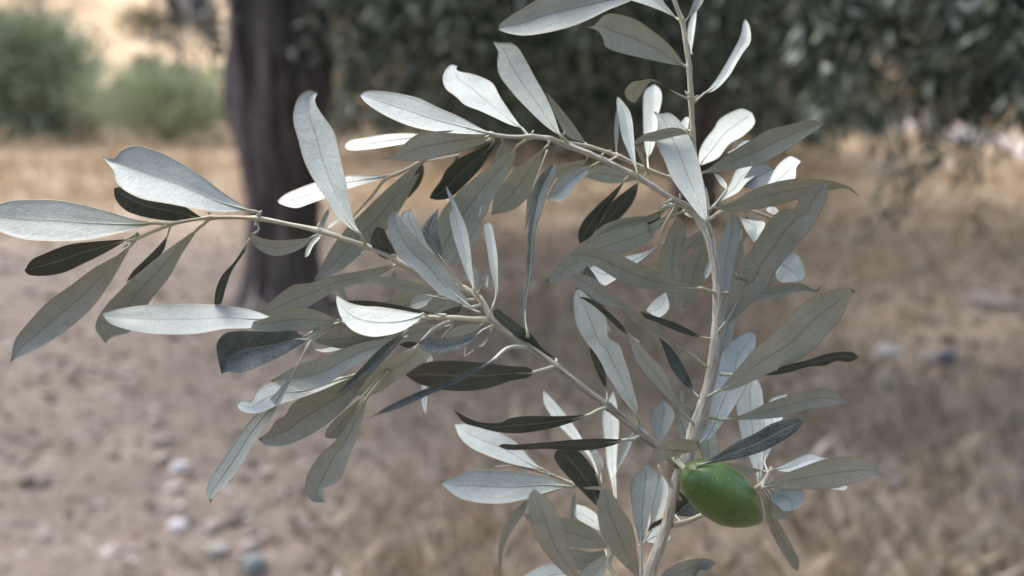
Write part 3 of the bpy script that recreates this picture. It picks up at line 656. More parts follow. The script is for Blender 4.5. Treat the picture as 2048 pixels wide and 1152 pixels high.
def build_leaf(spec, idx):
    """geometry of one leaf: two skins 0.3 mm apart, silver below and green above, and its petiole"""
    side, b, D, pet, base, A, tip, B, o = spec
    r = random.Random(idx * 7 + 3)
    ax, ay = (pet[0] if pet else base)
    sd_, sr_, dist_ = stem_depth(ax, ay)
    z0 = o.get('z', sd_ + D)
    if pet or dist_ < 25:
        zs = sd_ if 'z' not in o or dist_ < 15 else z0
    else:
        zs = z0
    up = math.tan(R(UP[b] + r.uniform(-6, 6)))
    yw = math.tan(R(o.get('yw', r.uniform(-22, 22))))
    fold = o.get('fold', r.uniform(.02, .42))
    bow = r.uniform(-.25, .35)
    mid = o.get('mid', .5)
    ca = warp(catmull([base] + A + [tip], NS * 4))
    cb = warp(catmull([base] + B[::-1] + [tip], NS * 4))
    area = poly_area([base] + A + [tip] + B)
    # smooth any crossing of the two edges' parametrisation
    ln = sum(math.hypot(*(ca[i + 1][:2] - ca[i][:2])) for i in range(NS - 1)) * CM * 100

    def depth(x, y, t, s, hw):
        g = (yw * (x - base[0]) - up * (y - base[1])) * CM * 100
        g = 4.0 * math.tanh(g / 4.0)
        q = abs(s - .5) * 2
        g += -fold * hw * q * min(1, t * 4)
        g += bow * math.sin(math.pi * min(1, t)) * ln * .12
        g += .022 * hw * q * math.sin(t * 11 + idx) + .10 * noise.noise(Vector((t * 3.1, s * 1.3, idx * 2.7)))* min(1, t * 5) * hw
        return z0 + g

    front, uvs = [], []
    midline = []
    thick = .028
    sgn_ridge = -1 if side == 's' else 1
    back = []
    for i in range(NS):
        t = TS[i]
        a, c = ca[i], cb[i]
        hw = math.hypot(*(a - c)) * CM * 50
        for s in US:
            s2 = s if mid == .5 else (s / .5 * mid if s < .5 else mid + (s - .5) / .5 * (1 - mid))
            x, y = a + (c - a) * s2
            z = depth(x, y, t, s, hw)
            ridge = math.exp(-((s - .5) / .018) ** 2) * (.03 if side == 's' else .02) * sgn_ridge * (1 - .75 * t)
            rim = (-.014 if side == 's' else .012) * (1 if (s < .03 or s > .97) else 0)
            tt = thick * min(1, 6 * t + .15, 8 * (1 - t) + .1)
            front.append(at(x, y, z + ridge + rim - tt / 2))
            back.append(at(x, y, z + tt / 2))
            uvs.append((s, t))
            if s == .5: midline.append((x, y, z, hw))
    nU, nV = len(US), NS * len(US)
    verts = front + back
    faces, mi = [], []
    flip = area < 0
    fm, bm = (0, 1) if side == 's' else (1, 0)
    for i in range(NS - 1):
        for k in range(nU - 1):
            q = (i * nU + k, i * nU + k + 1, (i + 1) * nU + k + 1, (i + 1) * nU + k)
            qb = tuple(nV + w for w in q[::-1])
            faces.append(q if flip else q[::-1]); mi.append(fm)
            faces.append(qb if flip else qb[::-1]); mi.append(bm)
        for k in (0, nU - 1):
            q = (i * nU + k, (i + 1) * nU + k, nV + (i + 1) * nU + k, nV + i * nU + k)
            faces.append(q); mi.append(0)
    # petiole: from the stem through the traced points, then on along the midrib
    if pet and len(pet) >= 1:
        pp = list(pet) + [base]
    else:
        dx, dy = base[0] - midline[3][0], base[1] - midline[3][1]
        n = max(math.hypot(dx, dy), 1e-6)
        pp = [(base[0] + dx / n * 16, base[1] + dy / n * 16), base]
        if dist_ < 25:
            j = int(np.argmin(np.hypot(ALLARR[:, 0] - base[0], ALLARR[:, 1] - base[1])))
            pp = [tuple(ALLARR[j, :2]), base]
    L = [0]
    for i in range(len(pp) - 1):
        L.append(L[-1] + math.hypot(pp[i + 1][0] - pp[i][0], pp[i + 1][1] - pp[i][1]))
    path3 = [(p[0], p[1], zs + (z0 - zs) * (L[i] / max(L[-1], 1e-6))) for i, p in enumerate(pp)]
    size = min(1.0, max(.55, ln / 4.5))
    c = catmull(path3, 9) if len(path3) > 1 else path3
    pts = [at(q[0], q[1], q[2]) for q in c]
    rad = [CM * (4.6 if i == 0 else 3.7 - .5 * i / 8) * size for i in range(len(pts))]
    rad[0] *= 1.15
    reach = 8 if side == 's' else 5
    for i in range(1, reach):
        x, y, z, hw = midline[i]
        pts.append(at(x, y, z - (.02 if side == 's' else -.005)))
        rad.append(CM * 2.7 * size * (1 - i / reach) + .8e-4)
    pv, pf = tube_geo(pts, rad, 7, .12, idx)
    if pet or dist_ < 25: NODES.append((pp[0][0], pp[0][1], zs))
    return dict(dusty=(side == 'g' and b >= 3), verts=verts, faces=faces, mi=mi, uvs=uvs + uvs, pv=pv, pf=pf, area=abs(area), origin=at(base[0], base[1], z0))


BUILT = [build_leaf(s, i) for i, s in enumerate(LEAF_SPECS)]
order = sorted(range(len(BUILT)), key=lambda i: -BUILT[i]['area'])
keep = set(order[:100])
rest = dict(v=[], f=[], mi=[], uv=[])
for i, g in enumerate(BUILT):
    if i in keep:
        lf = mesh_obj('leaf', g['verts'], g['faces'], [M_SILVER, M_GREEN_DUSTY if g['dusty'] else M_GREEN], branch, g['origin'], g['mi'], g['uvs'])
        mesh_obj('petiole', g['pv'], g['pf'], M_PET if i % 3 == 0 else M_PAL, lf, g['origin'])
        if LEAF_SPECS[i][0] == 'g':
            lf['label'] = 'leaf with its dusty grey green upper side showing' if g['dusty'] else 'leaf with its dark green upper side showing'
    else:
        n0 = len(rest['v'])
        rest['v'] += g['verts']
        rest['f'] += [tuple(n0 + w for w in f) for f in g['faces']]
        rest['mi'] += g['mi']
        rest['uv'] += g['uvs']
        n0 = len(rest['v'])
        rest['v'] += g['pv']
        rest['f'] += [tuple(n0 + w for w in f) for f in g['pf']]
        rest['mi'] += [2] * len(g['pf'])
        rest['uv'] += [(.5, .2)] * len(g['pv'])
o = mesh_obj('small_leaves', rest['v'], rest['f'], [M_SILVER, M_GREEN, M_PAL], branch, at(1350, 600, 1), rest['mi'], rest['uv'])
o['kind'] = 'stuff'
o['label'] = 'small and half hidden leaves between the long ones'


def swell(x, y, z):
    s = 0
    for nx, ny, nz in NODES:
        d2 = (x - nx) ** 2 + (y - ny) ** 2
        if d2 < 500 and abs(z - nz) < .5: s = max(s, math.exp(-d2 / 70))
    return s


for k, c in STEM3.items():
    pts = [at(q[0], q[1], q[3]) for q in c]
    rad = []
    for q in c:
        w = .26 if k != 'stem' or q[1] < 470 else .10
        rad.append(q[2] * CM * .93 * (1 + w * swell(q[0], q[1], q[3])))
    thick = k == 'stem'
    v, f = tube_geo(pts, rad, 16 if thick else 10, .16 if thick else .10, len(k) + c[0][0])
    uvs = tube_uv(pts, rad, 16 if thick else 10)
    if k == 'stem':
        mesh_obj('stem', v, f, M_STEM, branch, pts[0], None, uvs)
    elif k == 'branch_l':
        o = mesh_obj('side_stem', v, f, M_SIDE, branch, pts[0], None, uvs)
    else:
        mesh_obj('shoot', v, f, M_TWIG, branch, pts[0], None, uvs)
tv, tf = [], []
for n, tw in enumerate(TWIGS):
    c = catmull(tw, 12)
    v, f = tube_geo([at(q[0], q[1], q[3]) for q in c], [q[2] * CM for q in c], 7, .2, n)
    mesh_obj('twig', v, f, M_TWIG, branch, at(*tw[0][:2], tw[0][3]))
# axillary buds: tiny pale cones at the leaf joints
BUDS = [(517, 430, 6, -8), (512, 446, -3, 6), (636, 455, 3, -9), (639, 470, 8, 4), (727, 484, -3, -9), (731, 503, -8, 5), (792, 512, -9, -3),
        (420, 428, -6, -5), (262, 480, -9, 3), (255, 488, -8, 6), (604, 674, -26, 7), (600, 668, -20, 9), (625, 668, -18, 6), (611, 677, -14, 8),
        (1377, 190, -6, -7), (1389, 197, 7, -6), (1127, 270, 3, -8), (1064, 268, 3, -7), (985, 277, -12, 5), (1100, 281, -4, 6),
        (1345, 398, -14, 8), (1352, 408, -22, 9), (1362, 398, -2, -10), (1338, 410, -16, 6), (1203, 312, 4, -6), (1216, 305, 6, -5), (1277, 355, -3, -7),
        (1277, 850, 2, -14), (1215, 806, -2, -10), (1361, 908, -12, -3), (1354, 906, -9, -2), (1190, 946, -8, -5), (1100, 950, -10, -4), (1540, 944, 6, -6),
        (1436, 650, 6, -6), (1415, 792, 5, -6), (1434, 580, 4, -5), (900, 640, -5, 6), (965, 602, -6, -4), (955, 590, -8, -6), (950, 600, -10, -2), (1368, 40, -4, -6)]
for n, (x, y, dx, dy) in enumerate(BUDS):
    z = stem_depth(x, y)[0] - .12
    ln = math.hypot(dx, dy)
    k = 6
    pts = [at(x + dx * i / k * 1.2, y + dy * i / k * 1.2, z) for i in range(k + 1)]
    rr = max(2.2, min(3.6, ln * .3)) * CM
    rad = [rr * w for w in (.75, 1, 1.05, .95, .75, .45, .12)]
    v, f = tube_geo(pts, rad, 7, .2, n)
    mesh_obj('bud', v, f, M_PAL, branch, pts[0])

# ------------------------------------------------------------------ the olive
mo = NT('olive_skin', rough=0.34, spec=0.5)
co = mo.coord('Object')
base_c = mo.ramp(mo.noise(co, 130, 3, .5), [(.3, (.054, .104, .020)), (.7, (.092, .160, .040))])
dots = mo.ramp(mo.voronoi(co, 560), [(.10, 1.0), (.19, 0.0)])
dots = mo.math('MULTIPLY', dots, mo.ramp(mo.noise(co, 260, 2), [(.40, .0), (.56, .85)]))
base_c = mo.mix(dots, base_c, (.25, .35, .16))
blot = mo.ramp(mo.noise(co, 330, 4, .6), [(.66, 0.0), (.72, .7)])
base_c = mo.mix(blot, base_c, (.02, .03, .012))
mo.color(base_c)
mo.bump(mo.math('ADD', mo.noise(co, 420, 3), mo.math('MULTIPLY', dots, .6)), .12, .0005)
mo.set(mo.b.inputs['Subsurface Weight'], .12)
mo.set(mo.b.inputs['Subsurface Radius'], (.002, .003, .001))
mo.set(mo.b.inputs['Subsurface Scale'], .5)
mo.set(mo.b.inputs['Coat Weight'], .06)
mo.set(mo.b.inputs['Coat Roughness'], .25)

OZ = -1.0
P0, P1 = at(1370, 938, OZ - .25), at(1524, 1043, OZ + .35)
ax = (P1 - P0)
La = ax.length
ax.normalize()
side_v = ax.cross(Vector((0, 1, 0))).normalized()
up_v = ax.cross(side_v).normalized()
prof = [(0, 0), (.008, .10), (.03, .20), (.075, .30), (.15, .40), (.25, .476), (.37, .522), (.48, .535), (.60, .510), (.71, .442), (.80, .352), (.87, .262), (.925, .175), (.96, .112), (.982, .065), (.995, .03), (1, 0)]
RW = 110 * CM / 1.07
ts = np.linspace(0, 1, 44)
# profile resampled so that both ends close smoothly
pc = catmull([(a, b_) for a, b_ in prof], 46)
seg = 40
ov, of = [], []
for i, (a, b_) in enumerate(pc):
    for k in range(seg):
        an = 2 * math.pi * k / seg
        rr = max(b_, 0) * RW * (1 + .018 * noise.noise(Vector((math.cos(an), math.sin(an), a * 3))))
        ov.append(P0 + ax * (a * La) + (side_v * math.cos(an) + up_v * math.sin(an)) * rr)
for i in range(len(pc) - 1):
    for k in range(seg):
        k2 = (k + 1) % seg
        of.append((i * seg + k, (i + 1) * seg + k, (i + 1) * seg + k2, i * seg + k2))
olive = mesh_obj('olive', ov, of, mo.m, None, P0)
tag(olive, 'single plump green olive with pale dots hanging beside the main stem', 'olive')
c = catmull([(1338, 908, 5, -.15), (1352, 920, 5, -.6), (1366, 934, 5.5, -.95), (1378, 946, 6.5, OZ - .22)], 12)
v, f = tube_geo([at(q[0], q[1], q[3]) for q in c], [q[2] * CM for q in c], 10, .1, 3)
mesh_obj('stalk', v, f, M_PET, olive, P0)

# ------------------------------------------------------------------ ground, path, hillside
nrng = np.random.default_rng(5)


def ground_material():
    m = NT('dry_ground', rough=.95, spec=.1)
    co = m.coord('Object')
    big = m.noise(co, .55, 4, .6)
    med = m.noise(co, 3.2, 5, .65)
    fin = m.math('ADD', m.math('MULTIPLY', m.noise(co, 22, 5, .7), .5), m.math('MULTIPLY', m.noise(co, 8, 4, .7), .5))
    dirt = m.ramp(fin, [(.30, (.095, .079, .065)), (.5, (.170, .143, .120)), (.70, (.285, .246, .212))])
    dirt = m.mix(m.ramp(med, [(.4, .55), (.62, 0.0)]), dirt, (.11, .09, .078))
    straw = m.ramp(m.noise(m.mapping(co, (14, 4, 4)), 1.5, 5, .7), [(.3, (.29, .225, .165)), (.5, (.43, .345, .255)), (.7, (.56, .465, .355))])
    sep = m.new('ShaderNodeSeparateXYZ')
    m.l.new(co, sep.inputs[0])
    # dry grass covers the ground far off and thins to bare dirt close by on the left
    far = m.ramp(m.math('MULTIPLY', sep.outputs[1], .05), [(.28, 0.0), (.42, .92)])
    rt = m.ramp(m.math('ADD', m.math('MULTIPLY', sep.outputs[0], .25), .5), [(.42, 0.0), (.70, .75)])
    amt = m.math('ADD', far, rt, True)
    amt = m.math('MULTIPLY', amt, m.ramp(m.math('ADD', m.math('MULTIPLY', big, .5), m.math('MULTIPLY', med, .5)), [(.36, .25), (.56, 1.0)]))
    c = m.mix(amt, dirt, straw)
    # ground around the camera darkened in colour, in place of tree shade
    painted_shade = m.ramp(m.math('ADD', m.math('MULTIPLY', sep.outputs[1], .2), m.math('MULTIPLY', m.math('SUBTRACT', med, .5), .12)), [(.24, 1.0), (.31, 0.0)])
    c = m.mix(painted_shade, c, (.125, .100, .075))
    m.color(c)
    m.bump(m.math('ADD', fin, med), .8, .02)
    return m.m


def grid(name, x0, x1, y0, y1, nx, ny, zf, mat, powy=1.0):
    v, f = [], []
    for j in range(ny + 1):
        y = y0 + (y1 - y0) * (j / ny) ** powy
        for i in range(nx + 1):
            x = x0 + (x1 - x0) * i / nx
            v.append((x, y, zf(x, y)))
    for j in range(ny):
        for i in range(nx):
            a = j * (nx + 1) + i
            f.append((a, a + 1, a + nx + 2, a + nx + 1))
    return mesh_obj(name, v, f, mat)


def gz(x, y):
    h = .03 * noise.noise(Vector((x * .9, y * .9, 0))) + .012 * noise.noise(Vector((x * 4, y * 4, 3)))
    return h - .01


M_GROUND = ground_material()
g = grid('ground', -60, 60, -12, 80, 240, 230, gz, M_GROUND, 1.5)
tag(g, kind='structure')

mh = NT('straw_hillside', rough=.95, spec=.1)
hc = mh.coord('Object')
c = mh.ramp(mh.noise(hc, .5, 6, .7), [(.3, (.20, .15, .09)), (.45, (.42, .31, .19)), (.62, (.55, .42, .28)), (.75, (.62, .55, .46))])
mh.color(c)


def hz(x, y):
    s = max(0, y - 24)
    return -.4 + s * .24 + 1.2 * noise.noise(Vector((x * .06, y * .06, 9))) * min(1, s / 14) + .35 * noise.noise(Vector((x * .3, y * .3, 2))) * min(1, s / 8)


h = grid('hillside', -110, 110, 22, 140, 150, 90, hz, mh.m)
tag(h, kind='structure')

# separate unseen slope, added behind the camera and coloured dark to block low sky
ms = plain_material('sky_block_slope', (.045, .05, .035), (.12, .115, .08), .6, .95, .1)
h = grid('hillside', -70, 70, -70, -7, 60, 40, lambda x, y: -.6 + (-7 - y) * .8 + 1.5 * noise.noise(Vector((x * .15, y * .15, 1))), ms)
tag(h, kind='structure')

# pale path running across behind the right hand tree
mp = plain_material('pale_path', (.46, .465, .51), (.62, .62, .67), 3, .9, .1)
pv, pf = [], []
pc = catmull([(7.0, 3), (7.6, 8), (8.5, 13.5), (9.8, 21), (10.6, 24)], 40)
for q in pc:
    for dx, dz in ((-.8, .03), (0, .05), (.8, .03)):
        pv.append((q[0] + dx, q[1] - dx * .15, gz(q[0] + dx, q[1]) + dz))
for i in range(39):
    a = i * 3
    pf += [(a, a + 1, a + 4, a + 3), (a + 1, a + 2, a + 5, a + 4)]
o = mesh_obj('path', pv, pf, mp)
tag(o, kind='structure')

# ------------------------------------------------------------------ trees
M_BARK = bark_material('old_olive_bark', (.045, .038, .038), (.21, .185, .182), (.48, .43, .42), 11, .14, 1.0, .09, .95)


def tree_leaf_material(name, stops):
    m = NT(name, rough=.6, spec=.15)
    geo = m.new('ShaderNodeNewGeometry')
    m.color(m.ramp(geo.outputs['Random Per Island'], stops))
    return m.m


M_TLEAF = tree_leaf_material('olive_tree_leaves', [(0, (.014, .024, .015)), (.5, (.046, .062, .040)), (.72, (.125, .15, .105)), (.87, (.33, .36, .31))])
M_BUSH1 = tree_leaf_material('dark_bush_leaves', [(0, (.18, .22, .14)), (.6, (.29, .345, .23)), (1, (.42, .48, .34))])
M_BUSH2 = tree_leaf_material('pale_bush_leaves', [(0, (.25, .29, .17)), (.6, (.40, .45, .29)), (1, (.53, .58, .41))])
M_SHRUB = tree_leaf_material('scrub_leaves', [(0, (.06, .06, .03)), (.6, (.15, .15, .065)), (1, (.28, .26, .13))])


def leaf_quads(pos, dirs, length, width):
    """rhombic folded leaves: position, unit direction, sizes -> verts, flat tri list"""
    n = len(pos)
    rnd = nrng.normal(size=(n, 3))
    b = np.cross(dirs, rnd)
    b /= np.linalg.norm(b, axis=1)[:, None] + 1e-9
    nn = np.cross(dirs, b)
    L = length[:, None]
    W = width[:, None]
    v = np.empty((n, 4, 3))
    v[:, 0] = pos
    v[:, 1] = pos + dirs * L * .55 + b * W * .5 + nn * W * .12
    v[:, 2] = pos + dirs * L
    v[:, 3] = pos + dirs * L * .55 - b * W * .5 + nn * W * .12
    base = np.arange(n)[:, None] * 4
    f = np.concatenate([base + 0, base + 1, base + 2, base + 0, base + 2, base + 3], axis=1)
    return v.reshape(-1, 3), f.ravel()


def strands(starts, heads, lens, nleaf, leaf_len, droop):
    """leafy hanging twigs: leaves in pairs along drooping strands"""
    P, Dn, Ls, Ws = [], [], [], []
    for s, h, ln in zip(starts, heads, lens):
        p = np.array(s, dtype=float)
        d = np.array(h, dtype=float)
        d /= np.linalg.norm(d)
        st = ln / nleaf
        for k in range(nleaf):
            d = d + np.array([0, 0, -droop / nleaf]) + nrng.normal(size=3) * .06
            d /= np.linalg.norm(d)
            p = p + d * st
            for q in range(2):
                w = nrng.normal(size=3)
                w -= d * w.dot(d)
                w /= np.linalg.norm(w) + 1e-9
                e = d * .75 + w * .7
                P.append(p); Dn.append(e / np.linalg.norm(e))
                l = leaf_len * nrng.uniform(.65, 1.25)
                Ls.append(l); Ws.append(l * nrng.uniform(.2, .3))
    return np.array(P), np.array(Dn), np.array(Ls), np.array(Ws)


def limb(path, r0, r1, sides=10, n=14, seed=0.0):
    c = catmull(path, n)
    return tube_geo([Vector(q) for q in c], [r0 + (r1 - r0) * i / (n - 1) for i in range(n)], sides, .35, seed)


def join(parts):
    V, F = [], []
    for v, f in parts:
        n0 = len(V)
        V += [tuple(p) for p in v]
        F += [tuple(n0 + w for w in q) for q in f]
    return V, F


# --- the tree whose trunk stands on the left
tb = on_ground(566, 606)
t1 = empty('olive_tree', tb)
tag(t1, 'old olive tree with thick dark furrowed trunk on the left', 'tree')
# outline of the trunk in metres: height, left, right (from the trunk's foot centre)
TR = [(-.05, -.36, .35), (0, -.31, .29), (.08, -.255, .235), (.25, -.215, .20), (.42, -.205, .195), (.60, -.21, .20), (.78, -.235, .215), (.94, -.265, .235), (1.08, -.29, .265),
      (1.2, -.30, .285), (1.34, -.305, .28), (1.5, -.30, .255), (1.7, -.30, .25), (1.95, -.33, .30), (2.15, -.36, .36)]
tv, tf = [], []
SEG = 96
rows = catmull(TR, 90)
for i, (zz, l, r_) in enumerate(rows):
    zc = max(zz, 0)
    cx, hw = (l + r_) / 2 + .068 * zc, (r_ - l) / 2 * (.97 - .055 * zc)
    for k in range(SEG):
        an = 2 * math.pi * k / SEG
        nx, ny = math.cos(an), math.sin(an)
        fl = .98 + .12 * noise.noise(Vector((nx * 2.2, ny * 2.2, zz * 1.3))) + .17 * noise.noise(Vector((nx * 4.5 + zz * .9, ny * 4.5, zz * 1.3 + 7))) + .09 * noise.noise(Vector((nx * 10, ny * 10, zz * 2.5)))
        tv.append((tb.x + cx + nx * hw * fl, tb.y + ny * hw * .95 * fl, zz))
for i in range(len(rows) - 1):
    for k in range(SEG):
        k2 = (k + 1) % SEG
        tf.append((i * SEG + k, i * SEG + k2, (i + 1) * SEG + k2, (i + 1) * SEG + k))
tf.append(tuple((len(rows) - 1) * SEG + k for k in range(SEG)))
mesh_obj('trunk', tv, tf, M_BARK, t1, tb)
top = np.array([tb.x, tb.y, 2.0])
lb = []
ends1 = []
for k in range(7):
    an = k * .9 + .4
    e = top + np.array([math.cos(an) * 1.7, math.sin(an) * 1.6, 1.0 + .25 * (k % 3)])
    lb.append(limb([top + np.array([math.cos(an) * .1, math.sin(an) * .1, -.1]), top + np.array([math.cos(an) * .6, math.sin(an) * .55, .55]), e], .13, .03, 9, 12, k))
    ends1.append(e)
lv, lf_ = join(lb)
mesh_obj('limb', lv, lf_, M_BARK, t1, tb)


def crown(name, parent, centre, rad, n_low, n_high, hem, extra=(), leaf=.055, keepout=None, spread=.45):
    st, hd, ln = [], [], []
    while len(st) < n_low:                              # skirt of hanging twigs
        q = nrng.uniform(-1, 1, 3)
        if q[0] ** 2 + q[1] ** 2 > 1: continue
        x, y = centre[0] + q[0] * rad[0], centre[1] + q[1] * rad[1]
        l = nrng.uniform(.35, .75)
        zb = hem(x, y)
        if zb is None: continue
        z = zb + l * .8 + abs(nrng.normal()) * spread
        if keepout and keepout(x, y, z): continue
        a = nrng.uniform(0, 6.28)
        st.append((x, y, z)); hd.append((math.cos(a), math.sin(a), nrng.uniform(-.9, .3))); ln.append(l)
    P, D, L, W = strands(st, hd, ln, 20, leaf, 1.6)
    for s, h_, l in extra:
        p2 = strands([s], [h_], [l], 24, leaf, 1.5)
        P, D, L, W = np.concatenate([P, p2[0]]), np.concatenate([D, p2[1]]), np.concatenate([L, p2[2]]), np.concatenate([W, p2[3]])
    # the dome above, in coarser sprays
    q = nrng.normal(size=(n_high, 3))
    q /= np.linalg.norm(q, axis=1)[:, None]
    q[:, 2] = np.abs(q[:, 2])
    q *= nrng.uniform(.55, 1.0, (n_high, 1)) ** .6
    P2 = np.array(centre) + q * np.array(rad)
    D2 = nrng.normal(size=(n_high, 3)); D2 /= np.linalg.norm(D2, axis=1)[:, None]
    L2 = nrng.uniform(.10, .2, n_high)
    v1, f1 = leaf_quads(P, D, L, W)
    v2, f2 = leaf_quads(P2, D2, L2, L2 * .35)
    v = np.concatenate([v1, v2]); f = np.concatenate([f1, f2 + len(v1)])
    o = np_mesh(name, v - np.array(parent.location), f, 3, M_TLEAF)
    o.parent = parent
    return o


def hem1(x, y):
    return 1.95 + .25 * noise.noise(Vector((x, y, 4)))


ex = []
for k in range(16):      # sprays hanging on both sides of the trunk
    ex.append(((tb.x + .42 + nrng.uniform(-.05, .45), tb.y + nrng.uniform(-.5, .5), nrng.uniform(1.55, 1.95)), (nrng.uniform(-.3, .6), nrng.uniform(-.5, .5), -.6), nrng.uniform(.25, .45)))
for k in range(20):
    ex.append(((tb.x - .36 - nrng.uniform(0, .2), tb.y + nrng.uniform(-.2, .9), nrng.uniform(1.5, 1.95)), (nrng.uniform(-.4, .3), nrng.uniform(-.5, .5), -.7), nrng.uniform(.25, .5)))
crown('crown', t1, (tb.x + .2, tb.y + .9, 2.5), (1.9, 2.0, 1.6), 200, 1800, hem1, ex)

# --- the second tree: dark drooping crown filling the upper right
tb2 = Vector((1.62, 7.1, 0))
t2 = empty('olive_tree', tb2)
tag(t2, 'olive tree with dense dark crown drooping low on the right', 'tree')
T2P = [limb([(1.62, 7.1, -.05), (1.58, 7.08, .7), (1.66, 7.0, 1.5), (1.6, 6.8, 2.1)],   .2, .13, 16, 22, 3)]
mesh_obj('trunk', *join(T2P), M_BARK, t2, tb2)
lb = []
for k in range(9):
    an = k * .7
    s = np.array([1.62, 6.95, 1.5])
    e = s + np.array([math.cos(an) * 2.5, math.sin(an) * 2.4, .6 + .3 * (k % 3)])
    lb.append(limb([s, s + np.array([math.cos(an) * .9, math.sin(an) * .85, .75]), e, e + np.array([math.cos(an) * .5, math.sin(an) * .5, -.4])], .11, .02, 8, 14, k + 20))
lv, lf_ = join(lb)
mesh_obj('limb', lv, lf_, M_BARK, t2, tb2)


def hem2(x, y):
    px = 1024 + x / y * 1639 * .97
    if px < 655: return None
    z = .86 + .46 * noise.noise(Vector((x * .9, y * .9, 1))) + .10 * noise.noise(Vector((x * 3, y * 3, 5)))
    if y < 4.2: z += .10 * (4.2 - y)
    if px < 980: z += (980 - px) / 325 * .28
    if px > 1640: z += .08
    if 1500 < px < 1700: z += .10
    if 1715 < px < 1850: z += .55
    if 1850 < px < 1965: z -= .16
    if px > 1970: z += .22
    return z


def ko2(x, y, z):
    return y < 3.0 and z < 1.25 and x < 1.0


ex2 = []
while len(ex2) < 300:                                 # sprays hanging nearest to the camera
    y = nrng.uniform(2.0, 3.6)
    px = nrng.uniform(690, 1330) if nrng.random() < .5 else nrng.uniform(1560, 2150)
    if y < 2.4 and px < 1500: continue
    x = (px - 1024) / 1639 * y * .97
    if 1725 < px < 1845 and nrng.random() < .7: continue
    pz = nrng.uniform(-140, 225 if px > 1600 else 120)
    z = CAM_H + (143 - pz) / 1639 * y
    a = nrng.uniform(0, 6.28)
    l = nrng.uniform(.18, .4)
    ex2.append(((x, y, z + l * .8), (math.cos(a) * .6, math.sin(a) * .6, -.7), l))
crown('crown', t2, (1.7, 5.9, 2.1), (3.7, 3.5, 1.9), 3600, 4500, hem2, ex2, leaf=.066, keepout=ko2, spread=.6)


# --- two more olive trees of the same row, farther back
for (bx, by, sc_, lab) in ((-.35, 12.5, 1.0, 'shadowy olive tree farther back just right of the thick trunk'), (2.6, 11.8, .95, 'shadowy olive tree farther back towards the right edge')):
    tbk = Vector((bx, by, 0))
    tt = empty('olive_tree', tbk)
    tag(tt, lab, 'tree')
    mesh_obj('trunk', *join([limb([tbk + Vector((0, 0, -.05)), tbk + Vector((.1, 0, .9)), tbk + Vector((-.05, .1, 1.9))], .24, .16, 12, 14, bx)]), M_BARK, tt, tbk)
    lb = [limb([tbk + Vector((0, 0, 1.5)), tbk + Vector((math.cos(k) * .8, math.sin(k) * .8, 2.1)), tbk + Vector((math.cos(k) * 2.0, math.sin(k) * 2.0, 2.7))], .1, .03, 7, 10, k) for k in range(6)]
    mesh_obj('limb', *join(lb), M_BARK, tt, tbk)
    crown('crown', tt, (bx, by, 2.0), (2.9 * sc_, 2.4, 1.8), 1300, 2600, lambda x, y: .22 + .14 * noise.noise(Vector((x * .8, y * .8, 6))), leaf=.085, spread=.5)


def rock_geo(c, sx, sy, sz, seed, sub=2):
    import bmesh
    bm = bmesh.new()
    bmesh.ops.create_icosphere(bm, subdivisions=sub, radius=1)
    vs = []
    for vv in bm.verts:
        q = vv.co
        k = 1 + .5 * noise.noise(q * 1.3 + Vector((seed, 0, 0))) + .22 * noise.noise(q * 3.1 + Vector((0, seed, 0)))
        vs.append(Vector((c[0] + q.x * sx * k, c[1] + q.y * sy * k, c[2] + q.z * sz * k)))
    fs = [tuple(w.index for w in f.verts) for f in bm.faces]
    bm.free()
    return vs, fs


# --- bushes and scrub beyond
def bush(name, label, loc, rx, ry, h, n, leaf, mat, cat='bush', lumps=9, group=None, stems=True):
    root = empty(name, loc)
    tag(root, label, cat, group)
    cen = []
    for k in range(lumps):
        a = nrng.uniform(0, 6.28)
        r_ = nrng.uniform(.1, .62)
        cen.append((math.cos(a) * r_ * rx, math.sin(a) * r_ * ry, h * nrng.uniform(.22, .68), nrng.uniform(.34, .55)))
    cen.append((0, 0, h * .5, .6))
    P = []
    per = n // len(cen)
    for cx, cy, cz, s in cen:
        q = nrng.normal(size=(per, 3))
        q /= np.linalg.norm(q, axis=1)[:, None]
        q *= nrng.uniform(.35, 1, (per, 1)) ** .4
        q *= 1 + .25 * nrng.normal(size=(per, 1)) * .4
        P.append(np.array([cx, cy, cz]) + q * np.array([rx * s, ry * s, h * s * .72]))
    P = np.concatenate(P)
    P[:, 2] = np.maximum(P[:, 2], .04 + np.abs(nrng.normal(size=len(P))) * .06)
    D = P - np.array([0, 0, h * .2]) + nrng.normal(size=P.shape) * h * .35
    D /= np.linalg.norm(D, axis=1)[:, None]
    L = nrng.uniform(.6, 1.3, len(P)) * leaf
    v, f = leaf_quads(P, D, L, L * .42)
    o = np_mesh('foliage', v, f, 3, mat)
    o.parent = root
    if stems:
        lb = [limb([(0, 0, -.05), (math.cos(k) * rx * .2, math.sin(k) * ry * .2, h * .35), (math.cos(k) * rx * .5, math.sin(k) * ry * .5, h * .6)], .02 * h, .006 * h, 6, 8, k) for k in range(5)]
        sv, sf = join(lb)
        o = mesh_obj('stem', [Vector(p) + Vector(loc) for p in sv], sf, M_BARK, root, loc)
    return root


